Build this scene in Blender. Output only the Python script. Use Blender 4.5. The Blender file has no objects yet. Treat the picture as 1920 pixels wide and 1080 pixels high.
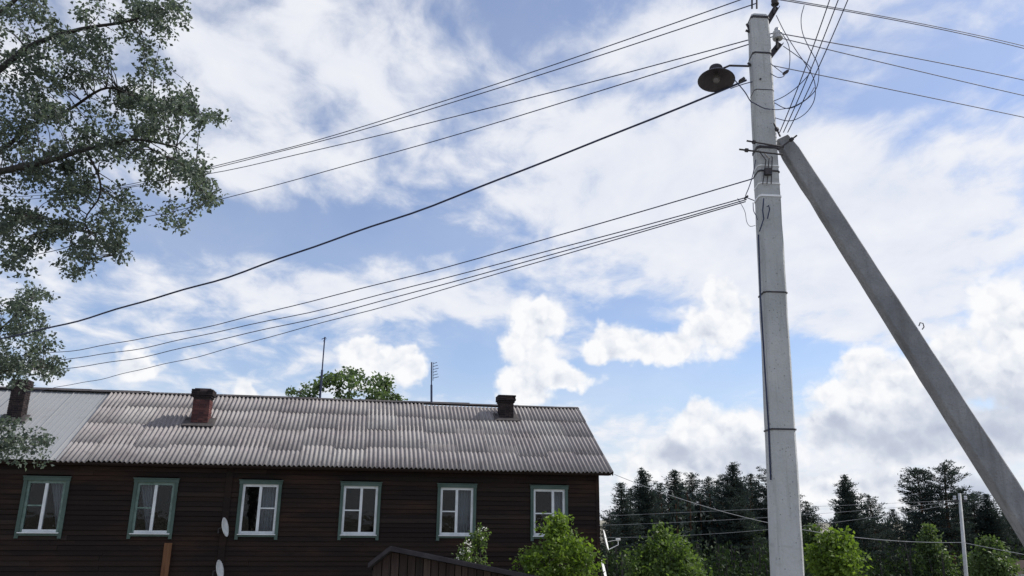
import bpy, math, random
import numpy as np
from mathutils import Vector, Matrix

random.seed(7); rng = np.random.default_rng(7)
R = math.radians
S = bpy.context.scene
COL = S.collection

# ------------------------------------------------------------------ camera
CZ = 4.4                                   # the photographer stands well above the yard
PITCH, ROLL, F = R(16.4), R(0.60), 1468.0  # F in pixels of the 1920 wide photograph
cam_d = bpy.data.cameras.new('camera'); cam = bpy.data.objects.new('camera', cam_d); COL.objects.link(cam)
cam_d.sensor_width = 36.0; cam_d.lens = 36.0 * F / 1920.0
cam_d.clip_start = 0.05; cam_d.clip_end = 9000
cam.matrix_world = Matrix.Translation((0, 0, CZ)) @ Matrix.Rotation(R(90) + PITCH, 4, 'X') @ Matrix.Rotation(ROLL, 4, 'Z')
S.camera = cam

# ------------------------------------------------------------------ sun, sky, exposure
SUN_AZ, SUN_EL = 73.0, 43.0                # degrees right of the viewing direction, above the horizon
SKY_STRENGTH = 0.1
SKY_TINT = (1.06, 1.20, 1.46)
sd = bpy.data.lights.new('sun', 'SUN'); sun = bpy.data.objects.new('sun', sd); COL.objects.link(sun)
sd.energy = 4.8; sd.angle = R(0.55); sd.color = (1.0, 0.95, 0.87)
sv = Vector((math.sin(R(SUN_AZ)) * math.cos(R(SUN_EL)), math.cos(R(SUN_AZ)) * math.cos(R(SUN_EL)), math.sin(R(SUN_EL))))
sun.rotation_euler = (-sv).to_track_quat('-Z', 'Y').to_euler()
sun.location = (20, 20, 40)
S.view_settings.view_transform = 'Standard'; S.view_settings.look = 'None'
S.view_settings.exposure = 0.0; S.view_settings.gamma = 1.0
S.view_settings.use_curve_mapping = False

def ray(px, py):
    u, v = px - 960.0, 540.0 - py
    cr, sr = math.cos(ROLL), math.sin(ROLL)
    uu, vv = u * cr - v * sr, u * sr + v * cr
    cp, sp = math.cos(PITCH), math.sin(PITCH)
    return Vector((uu / F, cp - vv / F * sp, sp + vv / F * cp))
def at(px, py, Y):
    d = ray(px, py); return Vector((0, 0, CZ)) + d * (Y / d.y)
def proj(P):
    x, y, z = P[0], P[1], P[2] - CZ
    cp, sp = math.cos(PITCH), math.sin(PITCH)
    zc = y * cp + z * sp; yc = -y * sp + z * cp
    u, v = F * x / zc, F * yc / zc
    cr, sr = math.cos(ROLL), math.sin(ROLL)
    return 960 + u * cr + v * sr, 540 - (-u * sr + v * cr)
def azel(px, py):
    d = ray(px, py).normalized()
    return math.degrees(math.atan2(d.x, d.y)), math.degrees(math.asin(d.z))

class NB:
    """small helper for building node graphs"""
    def __init__(s, nt): s.nt = nt
    def n(s, t, **kw):
        nd = s.nt.nodes.new(t)
        for k, v in kw.items(): setattr(nd, k, v)
        return nd
    def put(s, sock, v):
        if isinstance(v, bpy.types.NodeSocket): s.nt.links.new(v, sock)
        elif v is not None:
            if hasattr(sock.default_value, '__len__') and not isinstance(v, (tuple, list)): v = [v] * len(sock.default_value)
            if hasattr(sock.default_value, '__len__') and len(sock.default_value) == 4 and len(v) == 3: v = tuple(v) + (1,)
            sock.default_value = v
    def m(s, op, a, b=None, c=None, clamp=False):
        nd = s.n('ShaderNodeMath', operation=op, use_clamp=clamp)
        for i, x in enumerate((a, b, c)):
            if x is not None: s.put(nd.inputs[i], x)
        return nd.outputs[0]
    def vm(s, op, a, b=None, out=0):
        nd = s.n('ShaderNodeVectorMath', operation=op)
        s.put(nd.inputs[0], a)
        if b is not None:
            s.put(nd.inputs['Scale' if op == 'SCALE' else 1], b)
        return nd.outputs['Value' if op in ('LENGTH', 'DOT_PRODUCT', 'DISTANCE') else 'Vector']
    def noise(s, vec, scale, detail=4, rough=0.5, out='Fac', dist=0.0, lac=2.0):
        nd = s.n('ShaderNodeTexNoise')
        if vec is not None: s.put(nd.inputs['Vector'], vec)
        nd.inputs['Scale'].default_value = scale; nd.inputs['Detail'].default_value = detail
        nd.inputs['Roughness'].default_value = rough; nd.inputs['Distortion'].default_value = dist
        nd.inputs['Lacunarity'].default_value = lac
        return nd.outputs[out]
    def sm(s, x, a, b, lo=0.0, hi=1.0):
        nd = s.n('ShaderNodeMapRange', interpolation_type='SMOOTHSTEP')
        for i, v in enumerate((x, a, b, lo, hi)): s.put(nd.inputs[i], v)
        return nd.outputs[0]
    def mix(s, f, a, b, mode='MIX'):
        nd = s.n('ShaderNodeMix', data_type='RGBA', blend_type=mode)
        s.put(nd.inputs[0], f); s.put(nd.inputs[6], a); s.put(nd.inputs[7], b)
        return nd.outputs[2]
    def ramp(s, x, stops):
        nd = s.n('ShaderNodeValToRGB')
        el = nd.color_ramp.elements
        while len(el) < len(stops): el.new(0.5)
        for e, (p, c) in zip(el, stops): e.position = p; e.color = tuple(c) + (1,)
        s.put(nd.inputs[0], x); return nd.outputs[0]
    def xyz(s, v):
        nd = s.n('ShaderNodeSeparateXYZ'); s.put(nd.inputs[0], v); return nd.outputs
    def cxyz(s, x, y, z):
        nd = s.n('ShaderNodeCombineXYZ')
        for i, v in enumerate((x, y, z)): s.put(nd.inputs[i], v)
        return nd.outputs[0]

def build_world():
    w = bpy.data.worlds.new('World'); S.world = w; w.use_nodes = True
    w.cycles.sampling_method = 'NONE'
    nt = w.node_tree; nt.nodes.clear(); b = NB(nt)
    out = b.n('ShaderNodeOutputWorld'); bg = b.n('ShaderNodeBackground'); bg.inputs['Strength'].default_value = SKY_STRENGTH
    sky = b.n('ShaderNodeTexSky', sky_type='NISHITA'); sky.sun_disc = False
    sky.sun_elevation = R(SUN_EL); sky.sun_rotation = R(SUN_AZ)
    sky.air_density = 1.0; sky.dust_density = 0.6; sky.ozone_density = 1.5
    d = b.n('ShaderNodeTexCoord').outputs['Generated']
    dx, dy, dz = b.xyz(d)
    az = b.m('MULTIPLY', b.m('ARCTAN2', dx, dy), 180 / math.pi)
    el = b.m('MULTIPLY', b.m('ARCSINE', dz), 180 / math.pi)
    p = b.cxyz(az, el, 0)
    def after(vec, x):                       # evaluates one cloud after the other, which keeps the shader's memory small
        nd = b.n('ShaderNodeVectorMath', operation='MULTIPLY_ADD'); b.put(nd.inputs[0], x); nd.inputs[1].default_value = (1e-7,) * 3; b.put(nd.inputs[2], vec)
        return nd.outputs[0]
    def blob_field(vec, blobs, kind='cone'):
        acc = None
        for (px, py, rx, ry) in blobs:
            a0, e0 = azel(px, py); a1, _ = azel(px + rx, py); _, e1 = azel(px, py - ry)
            ra, re = abs(a1 - a0) * 1.22, abs(e1 - e0) * 1.22
            mp = b.n('ShaderNodeMapping'); b.put(mp.inputs['Vector'], vec if acc is None else after(vec, acc))
            mp.inputs['Scale'].default_value = (1 / ra, 1 / re, 0); mp.inputs['Location'].default_value = (-a0 / ra, -e0 / re, 0)
            L = b.vm('LENGTH', mp.outputs[0])
            if acc is None: acc = L
            else:
                acc = b.n_sm(acc, L)
        return b.m('SUBTRACT', 1.0, acc)
    def n_sm(a, c):
        nd = b.n('ShaderNodeMath', operation='SMOOTH_MIN'); b.put(nd.inputs[0], a); b.put(nd.inputs[1], c); nd.inputs[2].default_value = 0.25
        return nd.outputs[0]
    b.n_sm = n_sm
    # --- thin high sheet of broken cloud, seen in perspective
    zz = b.m('ADD', b.m('MAXIMUM', dz, 0.0), 0.22)
    q = b.cxyz(b.m('DIVIDE', dx, zz), b.m('DIVIDE', dy, zz), 0)
    nw = b.vm('SUBTRACT', b.noise(q, 3.5, 2, 0.5, 'Color'), (0.5, 0.5, 0.5))
    qw = b.vm('ADD', q, b.vm('SCALE', nw, 0.16))
    mpq = b.n('ShaderNodeMapping'); b.put(mpq.inputs['Vector'], qw); mpq.inputs['Rotation'].default_value = (0, 0, R(-18)); mpq.inputs['Scale'].default_value = (1.0, 0.75, 1)
    n1 = b.noise(mpq.outputs[0], 8.5, 8, 0.57)
    n2 = b.noise(q, 2.2, 1, 0.5)
    cov = None
    for (px, py, rx, ry, amp) in COVER:
        a0, e0 = azel(px, py); a1, _ = azel(px + rx, py); _, e1 = azel(px, py - ry)
        ra, re = abs(a1 - a0), abs(e1 - e0)
        mp = b.n('ShaderNodeMapping'); b.put(mp.inputs['Vector'], p if cov is None else after(p, cov))
        mp.inputs['Scale'].default_value = (1 / ra, 1 / re, 0); mp.inputs['Location'].default_value = (-a0 / ra, -e0 / re, 0)
        g = b.m('MULTIPLY', b.sm(b.vm('LENGTH', mp.outputs[0]), 0.1, 1.25, 1.0, 0.0), amp)
        cov = g if cov is None else b.m('ADD', cov, g)
    dens = b.m('ADD', b.m('ADD', b.m('MULTIPLY', b.m('SUBTRACT', n1, 0.5), 1.5), b.m('MULTIPLY', b.m('SUBTRACT', n2, 0.5), 0.4)), b.m('ADD', cov, -0.02))
    aA = b.sm(dens, -0.30, 0.30, 0.0, 1.0)
    veil = b.m('MULTIPLY', b.m('ADD', n2, 0.15), 0.36)
    aA = b.m('ADD', aA, b.m('MULTIPLY', b.m('SUBTRACT', 1.0, aA), veil))
    # --- heaped cumulus near the horizon
    w1 = b.vm('SUBTRACT', b.noise(d, 18, 4, 0.55, 'Color'), (0.5, 0.5, 0.5))
    pw = b.vm('ADD', p, b.vm('SCALE', w1, 3.2))
    dw = b.vm('ADD', d, b.vm('SCALE', b.vm('SUBTRACT', b.noise(d, 70, 2, 0.5, 'Color'), (0.5, 0.5, 0.5)), 0.012))
    def billow(v_):
        v = b.n('ShaderNodeTexVoronoi', feature='F1'); b.put(v.inputs['Vector'], v_)
        v.inputs['Scale'].default_value = 27; v.inputs['Detail'].default_value = 2.6; v.inputs['Roughness'].default_value = 0.5
        return v.outputs['Distance']
    blobs_ = blob_field(pw, CUMULUS)
    v0 = billow(after(dw, blobs_)); v1 = billow(after(b.vm('ADD', dw, (0.006, 0.0, 0.009)), v0))
    f0 = b.m('ADD', blobs_, b.m('MULTIPLY', b.m('SUBTRACT', 0.58, v0), 0.38))
    aB = b.sm(f0, -0.02, 0.30)
    lit = b.m('ADD', b.m('MULTIPLY', b.m('SUBTRACT', v1, v0), 0.55), b.m('MULTIPLY', b.m('SUBTRACT', 0.5, v0), 0.12))
    body = blob_field(after(pw, v1), SHADED)
    grey = b.sm(body, -0.6, 0.9, 0.0, 0.46)
    shade = b.m('ADD', b.m('MULTIPLY', lit, b.m('SUBTRACT', 1.0, b.m('MULTIPLY', grey, 1.1))), b.m('SUBTRACT', b.sm(f0, 0.0, 0.8, 0.97, 0.78), grey), clamp=True)
    cumcol = b.ramp(shade, [(0.0, (0.40, 0.45, 0.58)), (0.35, (0.58, 0.63, 0.74)), (0.65, (0.82, 0.85, 0.91)), (0.9, (0.97, 0.975, 0.99))])
    k = 1.0 / SKY_STRENGTH
    sheet = b.ramp(n1, [(0.3, (0.77, 0.81, 0.90)), (0.55, (0.86, 0.88, 0.94)), (0.75, (0.92, 0.93, 0.96))])
    base = b.mix(1.0, sky.outputs[0], SKY_TINT, 'MULTIPLY')
    hor = b.sm(el, 0.0, 13.0, 0.75, 0.0)
    c = b.mix(hor, base, (0.74 * k, 0.80 * k, 0.90 * k))
    c = b.mix(b.m('MULTIPLY', aA, 0.95), c, b.vm('SCALE', sheet, k))
    c = b.mix(aB, c, b.vm('SCALE', cumcol, k))
    nt.links.new(c, bg.inputs['Color']); nt.links.new(bg.outputs[0], out.inputs['Surface'])

# broad patches of the high cloud sheet: centre and half size by where they stood when photographed, then density
COVER = [(540, 110, 330, 180, 0.26), (470, 300, 260, 90, 0.22), (830, 170, 200, 170, 0.12), (1010, 60, 150, 110, -0.35), (1180, 340, 300, 200, 0.48), (1450, 420, 330, 240, 0.55), (1720, 470, 330, 170, 0.50), (1250, 70, 260, 90, 0.30),
         (330, 430, 330, 75, -0.42), (720, 440, 330, 70, -0.45), (1740, 130, 330, 150, -0.30), (1180, 585, 130, 36, -0.40), (1240, 720, 330, 60, -0.75),
         (880, 680, 150, 100, -0.55), (760, 560, 380, 50, 0.40), (300, 560, 330, 60, 0.06), (1650, 610, 260, 40, 0.25), (1700, 690, 260, 60, -0.25), (1350, 800, 500, 50, 0.22), (330, 680, 300, 60, -0.10), (1520, 665, 130, 60, -0.45), (1230, 790, 130, 50, -0.15), (1700, 860, 400, 60, 0.3)]
CUMULUS = [(1150, 645, 60, 36), (1200, 650, 62, 40), (1270, 655, 75, 42), (1330, 620, 65, 48), (1375, 590, 48, 58), (1360, 545, 30, 30),
           (1020, 600, 62, 55), (1000, 660, 60, 62), (1060, 705, 75, 30), (985, 720, 55, 50),
           (680, 660, 46, 30), (740, 690, 60, 48), (700, 715, 70, 40), (775, 700, 34, 34), (765, 660, 26, 22),
           (1640, 700, 60, 62), (1600, 760, 80, 70), (1690, 740, 90, 80), (1560, 810, 60, 46), (1700, 820, 190, 60), (1790, 690, 90, 90), (1880, 610, 75, 90), (1930, 700, 130, 160), (1850, 820, 150, 70),
           (1310, 800, 50, 55), (1280, 830, 66, 45), (1370, 820, 80, 62), (1420, 850, 90, 50), (1250, 850, 60, 36), (1300, 880, 150, 40),
           (460, 738, 38, 26), (262, 680, 50, 26), (1560, 905, 170, 40), (1740, 930, 220, 40)]
SHADED = [(1700, 825, 190, 46), (1580, 825, 70, 34), (1860, 800, 150, 85), (1770, 770, 60, 50), (1800, 905, 160, 40), (1270, 850, 70, 30), (1400, 870, 90, 40)]
build_world()

# ------------------------------------------------------------------ mesh helpers
class MB:
    def __init__(s): s.v, s.f, s.mi = [], [], []
    def add(s, vs, fs, mi=0):
        o = len(s.v); s.v += [tuple(x) for x in vs]; s.f += [tuple(i + o for i in f) for f in fs]; s.mi += [mi] * len(fs)
    def box(s, c, size, rot=None, mi=0, taper=None):
        hx, hy, hz = size[0] / 2, size[1] / 2, size[2] / 2
        vs = [Vector((x * hx, y * hy, z * hz)) for z in (-1, 1) for y in (-1, 1) for x in (-1, 1)]
        if taper:
            for v in vs[4:]: v.x *= taper; v.y *= taper
        if rot is not None: vs = [rot @ v for v in vs]
        c = Vector(c)
        s.add([v + c for v in vs], [(0, 2, 3, 1), (4, 5, 7, 6), (0, 1, 5, 4), (2, 6, 7, 3), (0, 4, 6, 2), (1, 3, 7, 5)], mi)
    def b2(s, lo, hi, mi=0):
        s.box([(a + b) / 2 for a, b in zip(lo, hi)], [b - a for a, b in zip(lo, hi)], mi=mi)
    def tube(s, pts, r, n=6, cap=True, mi=0):
        pts = [Vector(p) for p in pts]; rs = r if hasattr(r, '__len__') else [r] * len(pts)
        up = Vector((0, 0, 1)); vs, fs = [], []
        prev = None
        for i, p in enumerate(pts):
            t = (pts[min(i + 1, len(pts) - 1)] - pts[max(i - 1, 0)])
            t = t.normalized() if t.length > 1e-9 else Vector((0, 0, 1))
            if prev is None:
                a = t.cross(up) if abs(t.z) < 0.95 else t.cross(Vector((1, 0, 0)))
            else:
                a = prev - t * prev.dot(t)
                if a.length < 1e-6: a = t.cross(up)
            a.normalize(); prev = a; bb = t.cross(a)
            for k in range(n):
                an = 2 * math.pi * k / n
                vs.append(p + (a * math.cos(an) + bb * math.sin(an)) * rs[i])
        for i in range(len(pts) - 1):
            for k in range(n):
                k2 = (k + 1) % n
                fs.append((i * n + k, i * n + k2, (i + 1) * n + k2, (i + 1) * n + k))
        if cap:
            fs.append(tuple(range(n - 1, -1, -1))); fs.append(tuple((len(pts) - 1) * n + k for k in range(n)))
        s.add(vs, fs, mi)
    def lathe(s, prof, n=20, M=None, mi=0):
        vs, fs = [], []
        for (r, z) in prof:
            for k in range(n):
                an = 2 * math.pi * k / n; v = Vector((r * math.cos(an), r * math.sin(an), z))
                vs.append(M @ v if M is not None else v)
        for i in range(len(prof) - 1):
            for k in range(n):
                k2 = (k + 1) % n; fs.append((i * n + k, i * n + k2, (i + 1) * n + k2, (i + 1) * n + k))
        s.add(vs, fs, mi)
    def build(s, name, mat, parent=None, smooth=False):
        me = bpy.data.meshes.new(name); me.from_pydata(s.v, [], s.f); me.update()
        for m_ in (mat if isinstance(mat, (list, tuple)) else [mat]): me.materials.append(m_)
        if any(s.mi): me.polygons.foreach_set('material_index', s.mi)
        if smooth: me.polygons.foreach_set('use_smooth', [True] * len(me.polygons))
        o = bpy.data.objects.new(name, me); COL.objects.link(o)
        if parent is not None: o.parent = parent
        return o
def tag(o, label=None, cat=None, group=None, kind=None):
    if label: o['label'] = label
    if cat: o['category'] = cat
    if group: o['group'] = group
    if kind: o['kind'] = kind
    return o
def empty(name, loc=(0, 0, 0), rz=0.0):
    o = bpy.data.objects.new(name, None); COL.objects.link(o); o.location = loc; o.rotation_euler = (0, 0, rz); o.empty_display_size = 0.2
    return o
def leaf_mesh(name, P, A, L, W, mat, parent=None, fold=0.25):
    """many small folded leaves; P bases (N,3), A axes (N,3), L lengths, W width ratio"""
    N = len(P); A = A / (np.linalg.norm(A, axis=1, keepdims=True) + 1e-9)
    r = rng.normal(size=(N, 3)); s_ = np.cross(A, r); s_ /= np.linalg.norm(s_, axis=1, keepdims=True) + 1e-9
    n_ = np.cross(A, s_); L = np.asarray(L).reshape(-1, 1); w = L * W
    mid = P + A * L * 0.45
    V = np.empty((N, 4, 3)); V[:, 0] = P; V[:, 1] = mid + s_ * w * 0.5 + n_ * w * fold; V[:, 2] = P + A * L; V[:, 3] = mid - s_ * w * 0.5 + n_ * w * fold
    me = bpy.data.meshes.new(name); me.vertices.add(4 * N); me.vertices.foreach_set('co', V.reshape(-1).astype(np.float32))
    me.loops.add(4 * N); me.loops.foreach_set('vertex_index', np.arange(4 * N, dtype=np.int32))
    me.polygons.add(N); me.polygons.foreach_set('loop_start', np.arange(0, 4 * N, 4, dtype=np.int32))
    me.update(calc_edges=True); me.validate(); me.materials.append(mat)
    o = bpy.data.objects.new(name, me); COL.objects.link(o)
    if parent is not None: o.parent = parent
    return o

# ------------------------------------------------------------------ materials
def mat(name, fn, rough=0.8, spec=0.3, metal=0.0, bump=None):
    m = bpy.data.materials.new(name); m.use_nodes = True; nt = m.node_tree; b = NB(nt)
    bs = nt.nodes['Principled BSDF']; bs.inputs['Roughness'].default_value = rough; bs.inputs['Metallic'].default_value = metal
    bs.inputs['Specular IOR Level'].default_value = spec
    oc = b.n('ShaderNodeTexCoord').outputs['Object']
    c = fn(b, oc) if callable(fn) else fn
    b.put(bs.inputs['Base Color'], c)
    if bump:
        h, st, dist = bump(b, oc); bp = b.n('ShaderNodeBump'); bp.inputs['Strength'].default_value = st; bp.inputs['Distance'].default_value = dist
        b.put(bp.inputs['Height'], h); nt.links.new(bp.outputs[0], bs.inputs['Normal'])
    return m
def rnd(b): return b.n('ShaderNodeObjectInfo').outputs['Random']
def isl(b): return b.n('ShaderNodeNewGeometry').outputs['Random Per Island']
def sc(b, v, s): 
    mp = b.n('ShaderNodeMapping'); b.put(mp.inputs['Vector'], v); mp.inputs['Scale'].default_value = s; return mp.outputs[0]

def concrete_col(b, v):
    n = b.noise(v, 2.2, 6, 0.6); n2 = b.noise(sc(b, v, (14, 14, 0.9)), 1.0, 6, 0.65); n3 = b.noise(v, 55, 3, 0.6)
    c = b.ramp(n, [(0.3, (0.385, 0.40, 0.41)), (0.7, (0.52, 0.53, 0.535))])
    c = b.mix(b.sm(n2, 0.50, 0.72, 0.0, 0.6), c, (0.22, 0.22, 0.215))
    c = b.mix(b.sm(b.noise(sc(b, v, (22, 22, 0.7)), 1.0, 5, 0.6), 0.60, 0.75, 0.0, 0.45), c, (0.24, 0.17, 0.12))
    c = b.mix(b.sm(b.noise(sc(b, v, (3, 3, 14)), 1.0, 3, 0.6), 0.62, 0.72, 0.0, 0.35), c, (0.30, 0.30, 0.29))
    c = b.mix(b.sm(n3, 0.58, 0.75, 0.0, 0.4), c, (0.16, 0.16, 0.16))
    vo = b.n('ShaderNodeTexVoronoi', feature='F1'); b.put(vo.inputs['Vector'], v); vo.inputs['Scale'].default_value = 26
    return b.mix(b.sm(vo.outputs['Distance'], 0.07, 0.16, 0.65, 0.0), c, (0.10, 0.10, 0.105))
M = {}
M['concrete'] = mat('concrete', concrete_col, 0.9, 0.2, bump=lambda b, v: (b.m('ADD', b.noise(v, 60, 4, 0.6), b.m('MULTIPLY', b.noise(v, 9, 4, 0.6), 1.5)), 0.5, 0.012))
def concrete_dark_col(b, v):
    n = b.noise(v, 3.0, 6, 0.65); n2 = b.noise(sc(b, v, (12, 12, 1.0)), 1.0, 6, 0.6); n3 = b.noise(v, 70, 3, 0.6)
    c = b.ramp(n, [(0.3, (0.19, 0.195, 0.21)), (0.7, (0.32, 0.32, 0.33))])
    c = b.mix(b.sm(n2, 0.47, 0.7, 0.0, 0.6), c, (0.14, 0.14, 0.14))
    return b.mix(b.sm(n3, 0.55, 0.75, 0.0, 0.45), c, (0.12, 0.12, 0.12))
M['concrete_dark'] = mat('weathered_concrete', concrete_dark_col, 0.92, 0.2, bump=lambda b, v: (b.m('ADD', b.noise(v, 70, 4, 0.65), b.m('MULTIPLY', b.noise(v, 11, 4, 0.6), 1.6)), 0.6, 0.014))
M['steel'] = mat('dark_steel', lambda b, v: b.ramp(b.noise(v, 30, 4, 0.6), [(0.3, (0.03, 0.032, 0.045)), (0.7, (0.075, 0.065, 0.065))]), 0.65, 0.4, 0.3)
M['enamel'] = mat('lamp_enamel', lambda b, v: b.ramp(b.noise(v, 18, 4, 0.6), [(0.3, (0.035, 0.035, 0.055)), (0.7, (0.07, 0.065, 0.085))]), 0.55, 0.4)
M['lamp_inside'] = mat('lamp_inside_enamel', lambda b, v: b.ramp(b.noise(v, 12, 4, 0.6), [(0.3, (0.05, 0.045, 0.06)), (0.7, (0.085, 0.08, 0.09))]), 0.6, 0.4)
M['bulb'] = mat('lamp_bulb', (0.16, 0.15, 0.16), 0.3, 0.5)
M['wire'] = mat('wire', lambda b, v: b.ramp(b.noise(v, 6, 3), [(0.3, (0.028, 0.036, 0.075)), (0.7, (0.05, 0.06, 0.11))]), 0.7, 0.2)
M['wire_grey'] = mat('aluminium_wire', lambda b, v: b.ramp(b.noise(v, 3, 3), [(0.3, (0.25, 0.26, 0.28)), (0.7, (0.40, 0.41, 0.42))]), 0.5, 0.4, 0.2)
M['band'] = mat('bright_band', (0.78, 0.79, 0.80), 0.5, 0.5, 0.0)
M['porcelain'] = mat('porcelain', lambda b, v: b.ramp(b.noise(v, 14, 3), [(0.3, (0.36, 0.38, 0.42)), (0.7, (0.52, 0.53, 0.56))]), 0.3, 0.5)
def wood_col(b, v):
    r_ = rnd(b); n = b.noise(sc(b, v, (0.7, 1, 11)), 1.6, 6, 0.65); n2 = b.noise(sc(b, v, (0.25, 1, 1.2)), 1.3, 4, 0.6)
    c = b.ramp(r_, [(0.0, (0.018, 0.0135, 0.0132)), (0.5, (0.0225, 0.0165, 0.0152)), (0.85, (0.027, 0.0185, 0.0162)), (1.0, (0.035, 0.027, 0.0245))])
    c = b.mix(b.sm(n2, 0.45, 0.75, 0.0, 0.6), c, (0.060, 0.033, 0.023))
    c = b.mix(b.sm(b.noise(sc(b, v, (0.9, 1, 16)), 1.1, 6, 0.7), 0.62, 0.76, 0.0, 0.5), c, (0.07, 0.058, 0.052))
    return b.mix(b.sm(n, 0.45, 0.75, 0.0, 0.6), c, (0.014, 0.011, 0.010))
M['wall_wood'] = mat('old_dark_boards', wood_col, 0.9, 0.12, bump=lambda b, v: (b.noise(sc(b, v, (1.5, 1, 22)), 2.0, 5, 0.6), 0.5, 0.01))
M['backing'] = mat('dark_wall_backing', (0.012, 0.009, 0.008), 0.95, 0.05)
M['green'] = mat('green_paint', lambda b, v: b.mix(b.sm(b.noise(v, 9, 6, 0.7), 0.52, 0.75, 0, 0.7), b.ramp(b.noise(b.vm('ADD', v, b.cxyz(b.m('MULTIPLY', rnd(b), 9.0), 0, 0)), 0.9, 5, 0.6), [(0.3, (0.045, 0.078, 0.063)), (0.7, (0.095, 0.140, 0.125))]), (0.05, 0.07, 0.06)), 0.7, 0.25)
M['white'] = mat('white_paint', lambda b, v: b.mix(b.sm(b.noise(v, 12, 6, 0.7), 0.55, 0.75, 0, 0.6), b.ramp(b.noise(v, 3.0, 4, 0.6), [(0.3, (0.55, 0.58, 0.60)), (0.7, (0.76, 0.79, 0.81))]), (0.28, 0.28, 0.26)), 0.6, 0.3)
M['grey_frame'] = mat('faded_green_frame', lambda b, v: b.ramp(b.noise(v, 6, 5, 0.6), [(0.3, (0.09, 0.15, 0.125)), (0.7, (0.20, 0.27, 0.25))]), 0.7, 0.25)
M['curtain'] = mat('curtain_cloth', (0.55, 0.56, 0.60), 0.9, 0.1)
M['curtain_grey'] = mat('grey_curtain_cloth', (0.20, 0.21, 0.24), 0.9, 0.1)
M['room'] = mat('dim_room', (0.03, 0.033, 0.04), 0.95, 0.05)
def glass():
    m = bpy.data.materials.new('window_glass'); m.use_nodes = True; nt = m.node_tree; nt.nodes.clear(); b = NB(nt)
    o = b.n('ShaderNodeOutputMaterial'); t = b.n('ShaderNodeBsdfTransparent'); t.inputs[0].default_value = (0.86, 0.89, 0.90, 1)
    g = b.n('ShaderNodeBsdfGlossy'); g.inputs['Roughness'].default_value = 0.02
    fr = b.n('ShaderNodeFresnel'); fr.inputs['IOR'].default_value = 1.5
    oc = b.n('ShaderNodeTexCoord').outputs['Object']
    bp = b.n('ShaderNodeBump'); bp.inputs['Strength'].default_value = 0.06; bp.inputs['Distance'].default_value = 0.05; b.put(bp.inputs['Height'], b.noise(oc, 2.5, 2)); nt.links.new(bp.outputs[0], g.inputs['Normal'])
    mx = b.n('ShaderNodeMixShader'); b.put(mx.inputs[0], b.m('MULTIPLY', fr.outputs[0], 0.5, clamp=True)); nt.links.new(t.outputs[0], mx.inputs[1]); nt.links.new(g.outputs[0], mx.inputs[2])
    nt.links.new(mx.outputs[0], o.inputs[0]); return m
M['glass'] = glass()
def slate_col(b, v):
    r_ = rnd(b); geo = b.n('ShaderNodeNewGeometry').outputs['Position']
    c = b.ramp(r_, [(0.0, (0.245, 0.228, 0.228)), (0.5, (0.268, 0.250, 0.249)), (0.9, (0.285, 0.268, 0.265)), (1.0, (0.315, 0.302, 0.295))])
    n = b.noise(geo, 0.45, 8, 0.66); c = b.mix(b.sm(n, 0.44, 0.70, 0, 0.6), c, (0.165, 0.145, 0.15))
    n2 = b.noise(geo, 9, 5, 0.7); c = b.mix(b.sm(n2, 0.54, 0.70, 0, 0.6), c, (0.10, 0.09, 0.09))
    st = b.noise(sc(b, geo, (7, 1.1, 1.1)), 1.0, 6, 0.65); c = b.mix(b.sm(st, 0.52, 0.72, 0, 0.6), c, (0.13, 0.115, 0.118))
    n3 = b.noise(geo, 2.7, 5, 0.65); c = b.mix(b.sm(n3, 0.58, 0.75, 0, 0.4), c, (0.27, 0.20, 0.215))
    n4 = b.noise(geo, 5.5, 5, 0.7); return b.mix(b.sm(n4, 0.62, 0.75, 0, 0.45), c, (0.46, 0.43, 0.30))
M['slate'] = mat('wavy_asbestos_slate', slate_col, 0.9, 0.15, bump=lambda b, v: (b.noise(v, 45, 4, 0.6), 0.35, 0.006))
M['tin'] = mat('grey_roofing_tin', lambda b, v: b.mix(b.sm(b.noise(v, 1.4, 6, 0.65), 0.5, 0.75, 0, 0.5), b.ramp(rnd(b), [(0, (0.26, 0.27, 0.28)), (1, (0.31, 0.315, 0.32))]), (0.20, 0.20, 0.205)), 0.55, 0.4, 0.15)
M['ridge'] = mat('dark_ridge_board', lambda b, v: b.ramp(b.noise(v, 3, 5), [(0.3, (0.035, 0.033, 0.035)), (0.7, (0.085, 0.075, 0.075))]), 0.85, 0.2)
def brick_col(b, v):
    geo = b.n('ShaderNodeNewGeometry').outputs['Position']
    c = b.ramp(isl(b), [(0.0, (0.06, 0.030, 0.032)), (0.5, (0.10, 0.043, 0.043)), (1.0, (0.145, 0.065, 0.06))])
    return b.mix(b.sm(b.noise(geo, 2.6, 5, 0.6), 0.45, 0.75, 0, 0.75), c, (0.05, 0.035, 0.037))
M['brick'] = mat('red_brick', brick_col, 0.92, 0.1)
M['soot'] = mat('sooty_brick', lambda b, v: b.ramp(isl(b), [(0, (0.018, 0.016, 0.018)), (1, (0.045, 0.035, 0.035))]), 0.95, 0.1)
M['mortar'] = mat('mortar', (0.11, 0.085, 0.082), 0.95, 0.1)
M['dish'] = mat('dish_white', lambda b, v: b.ramp(b.noise(v, 5, 4), [(0.3, (0.62, 0.63, 0.62)), (0.7, (0.76, 0.77, 0.76))]), 0.5, 0.35)
M['plank'] = mat('orange_plank', lambda b, v: b.ramp(b.noise(sc(b, v, (14, 14, 1)), 1.5, 5, 0.6), [(0.3, (0.10, 0.048, 0.026)), (0.7, (0.18, 0.088, 0.046))]), 0.8, 0.2)
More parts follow.
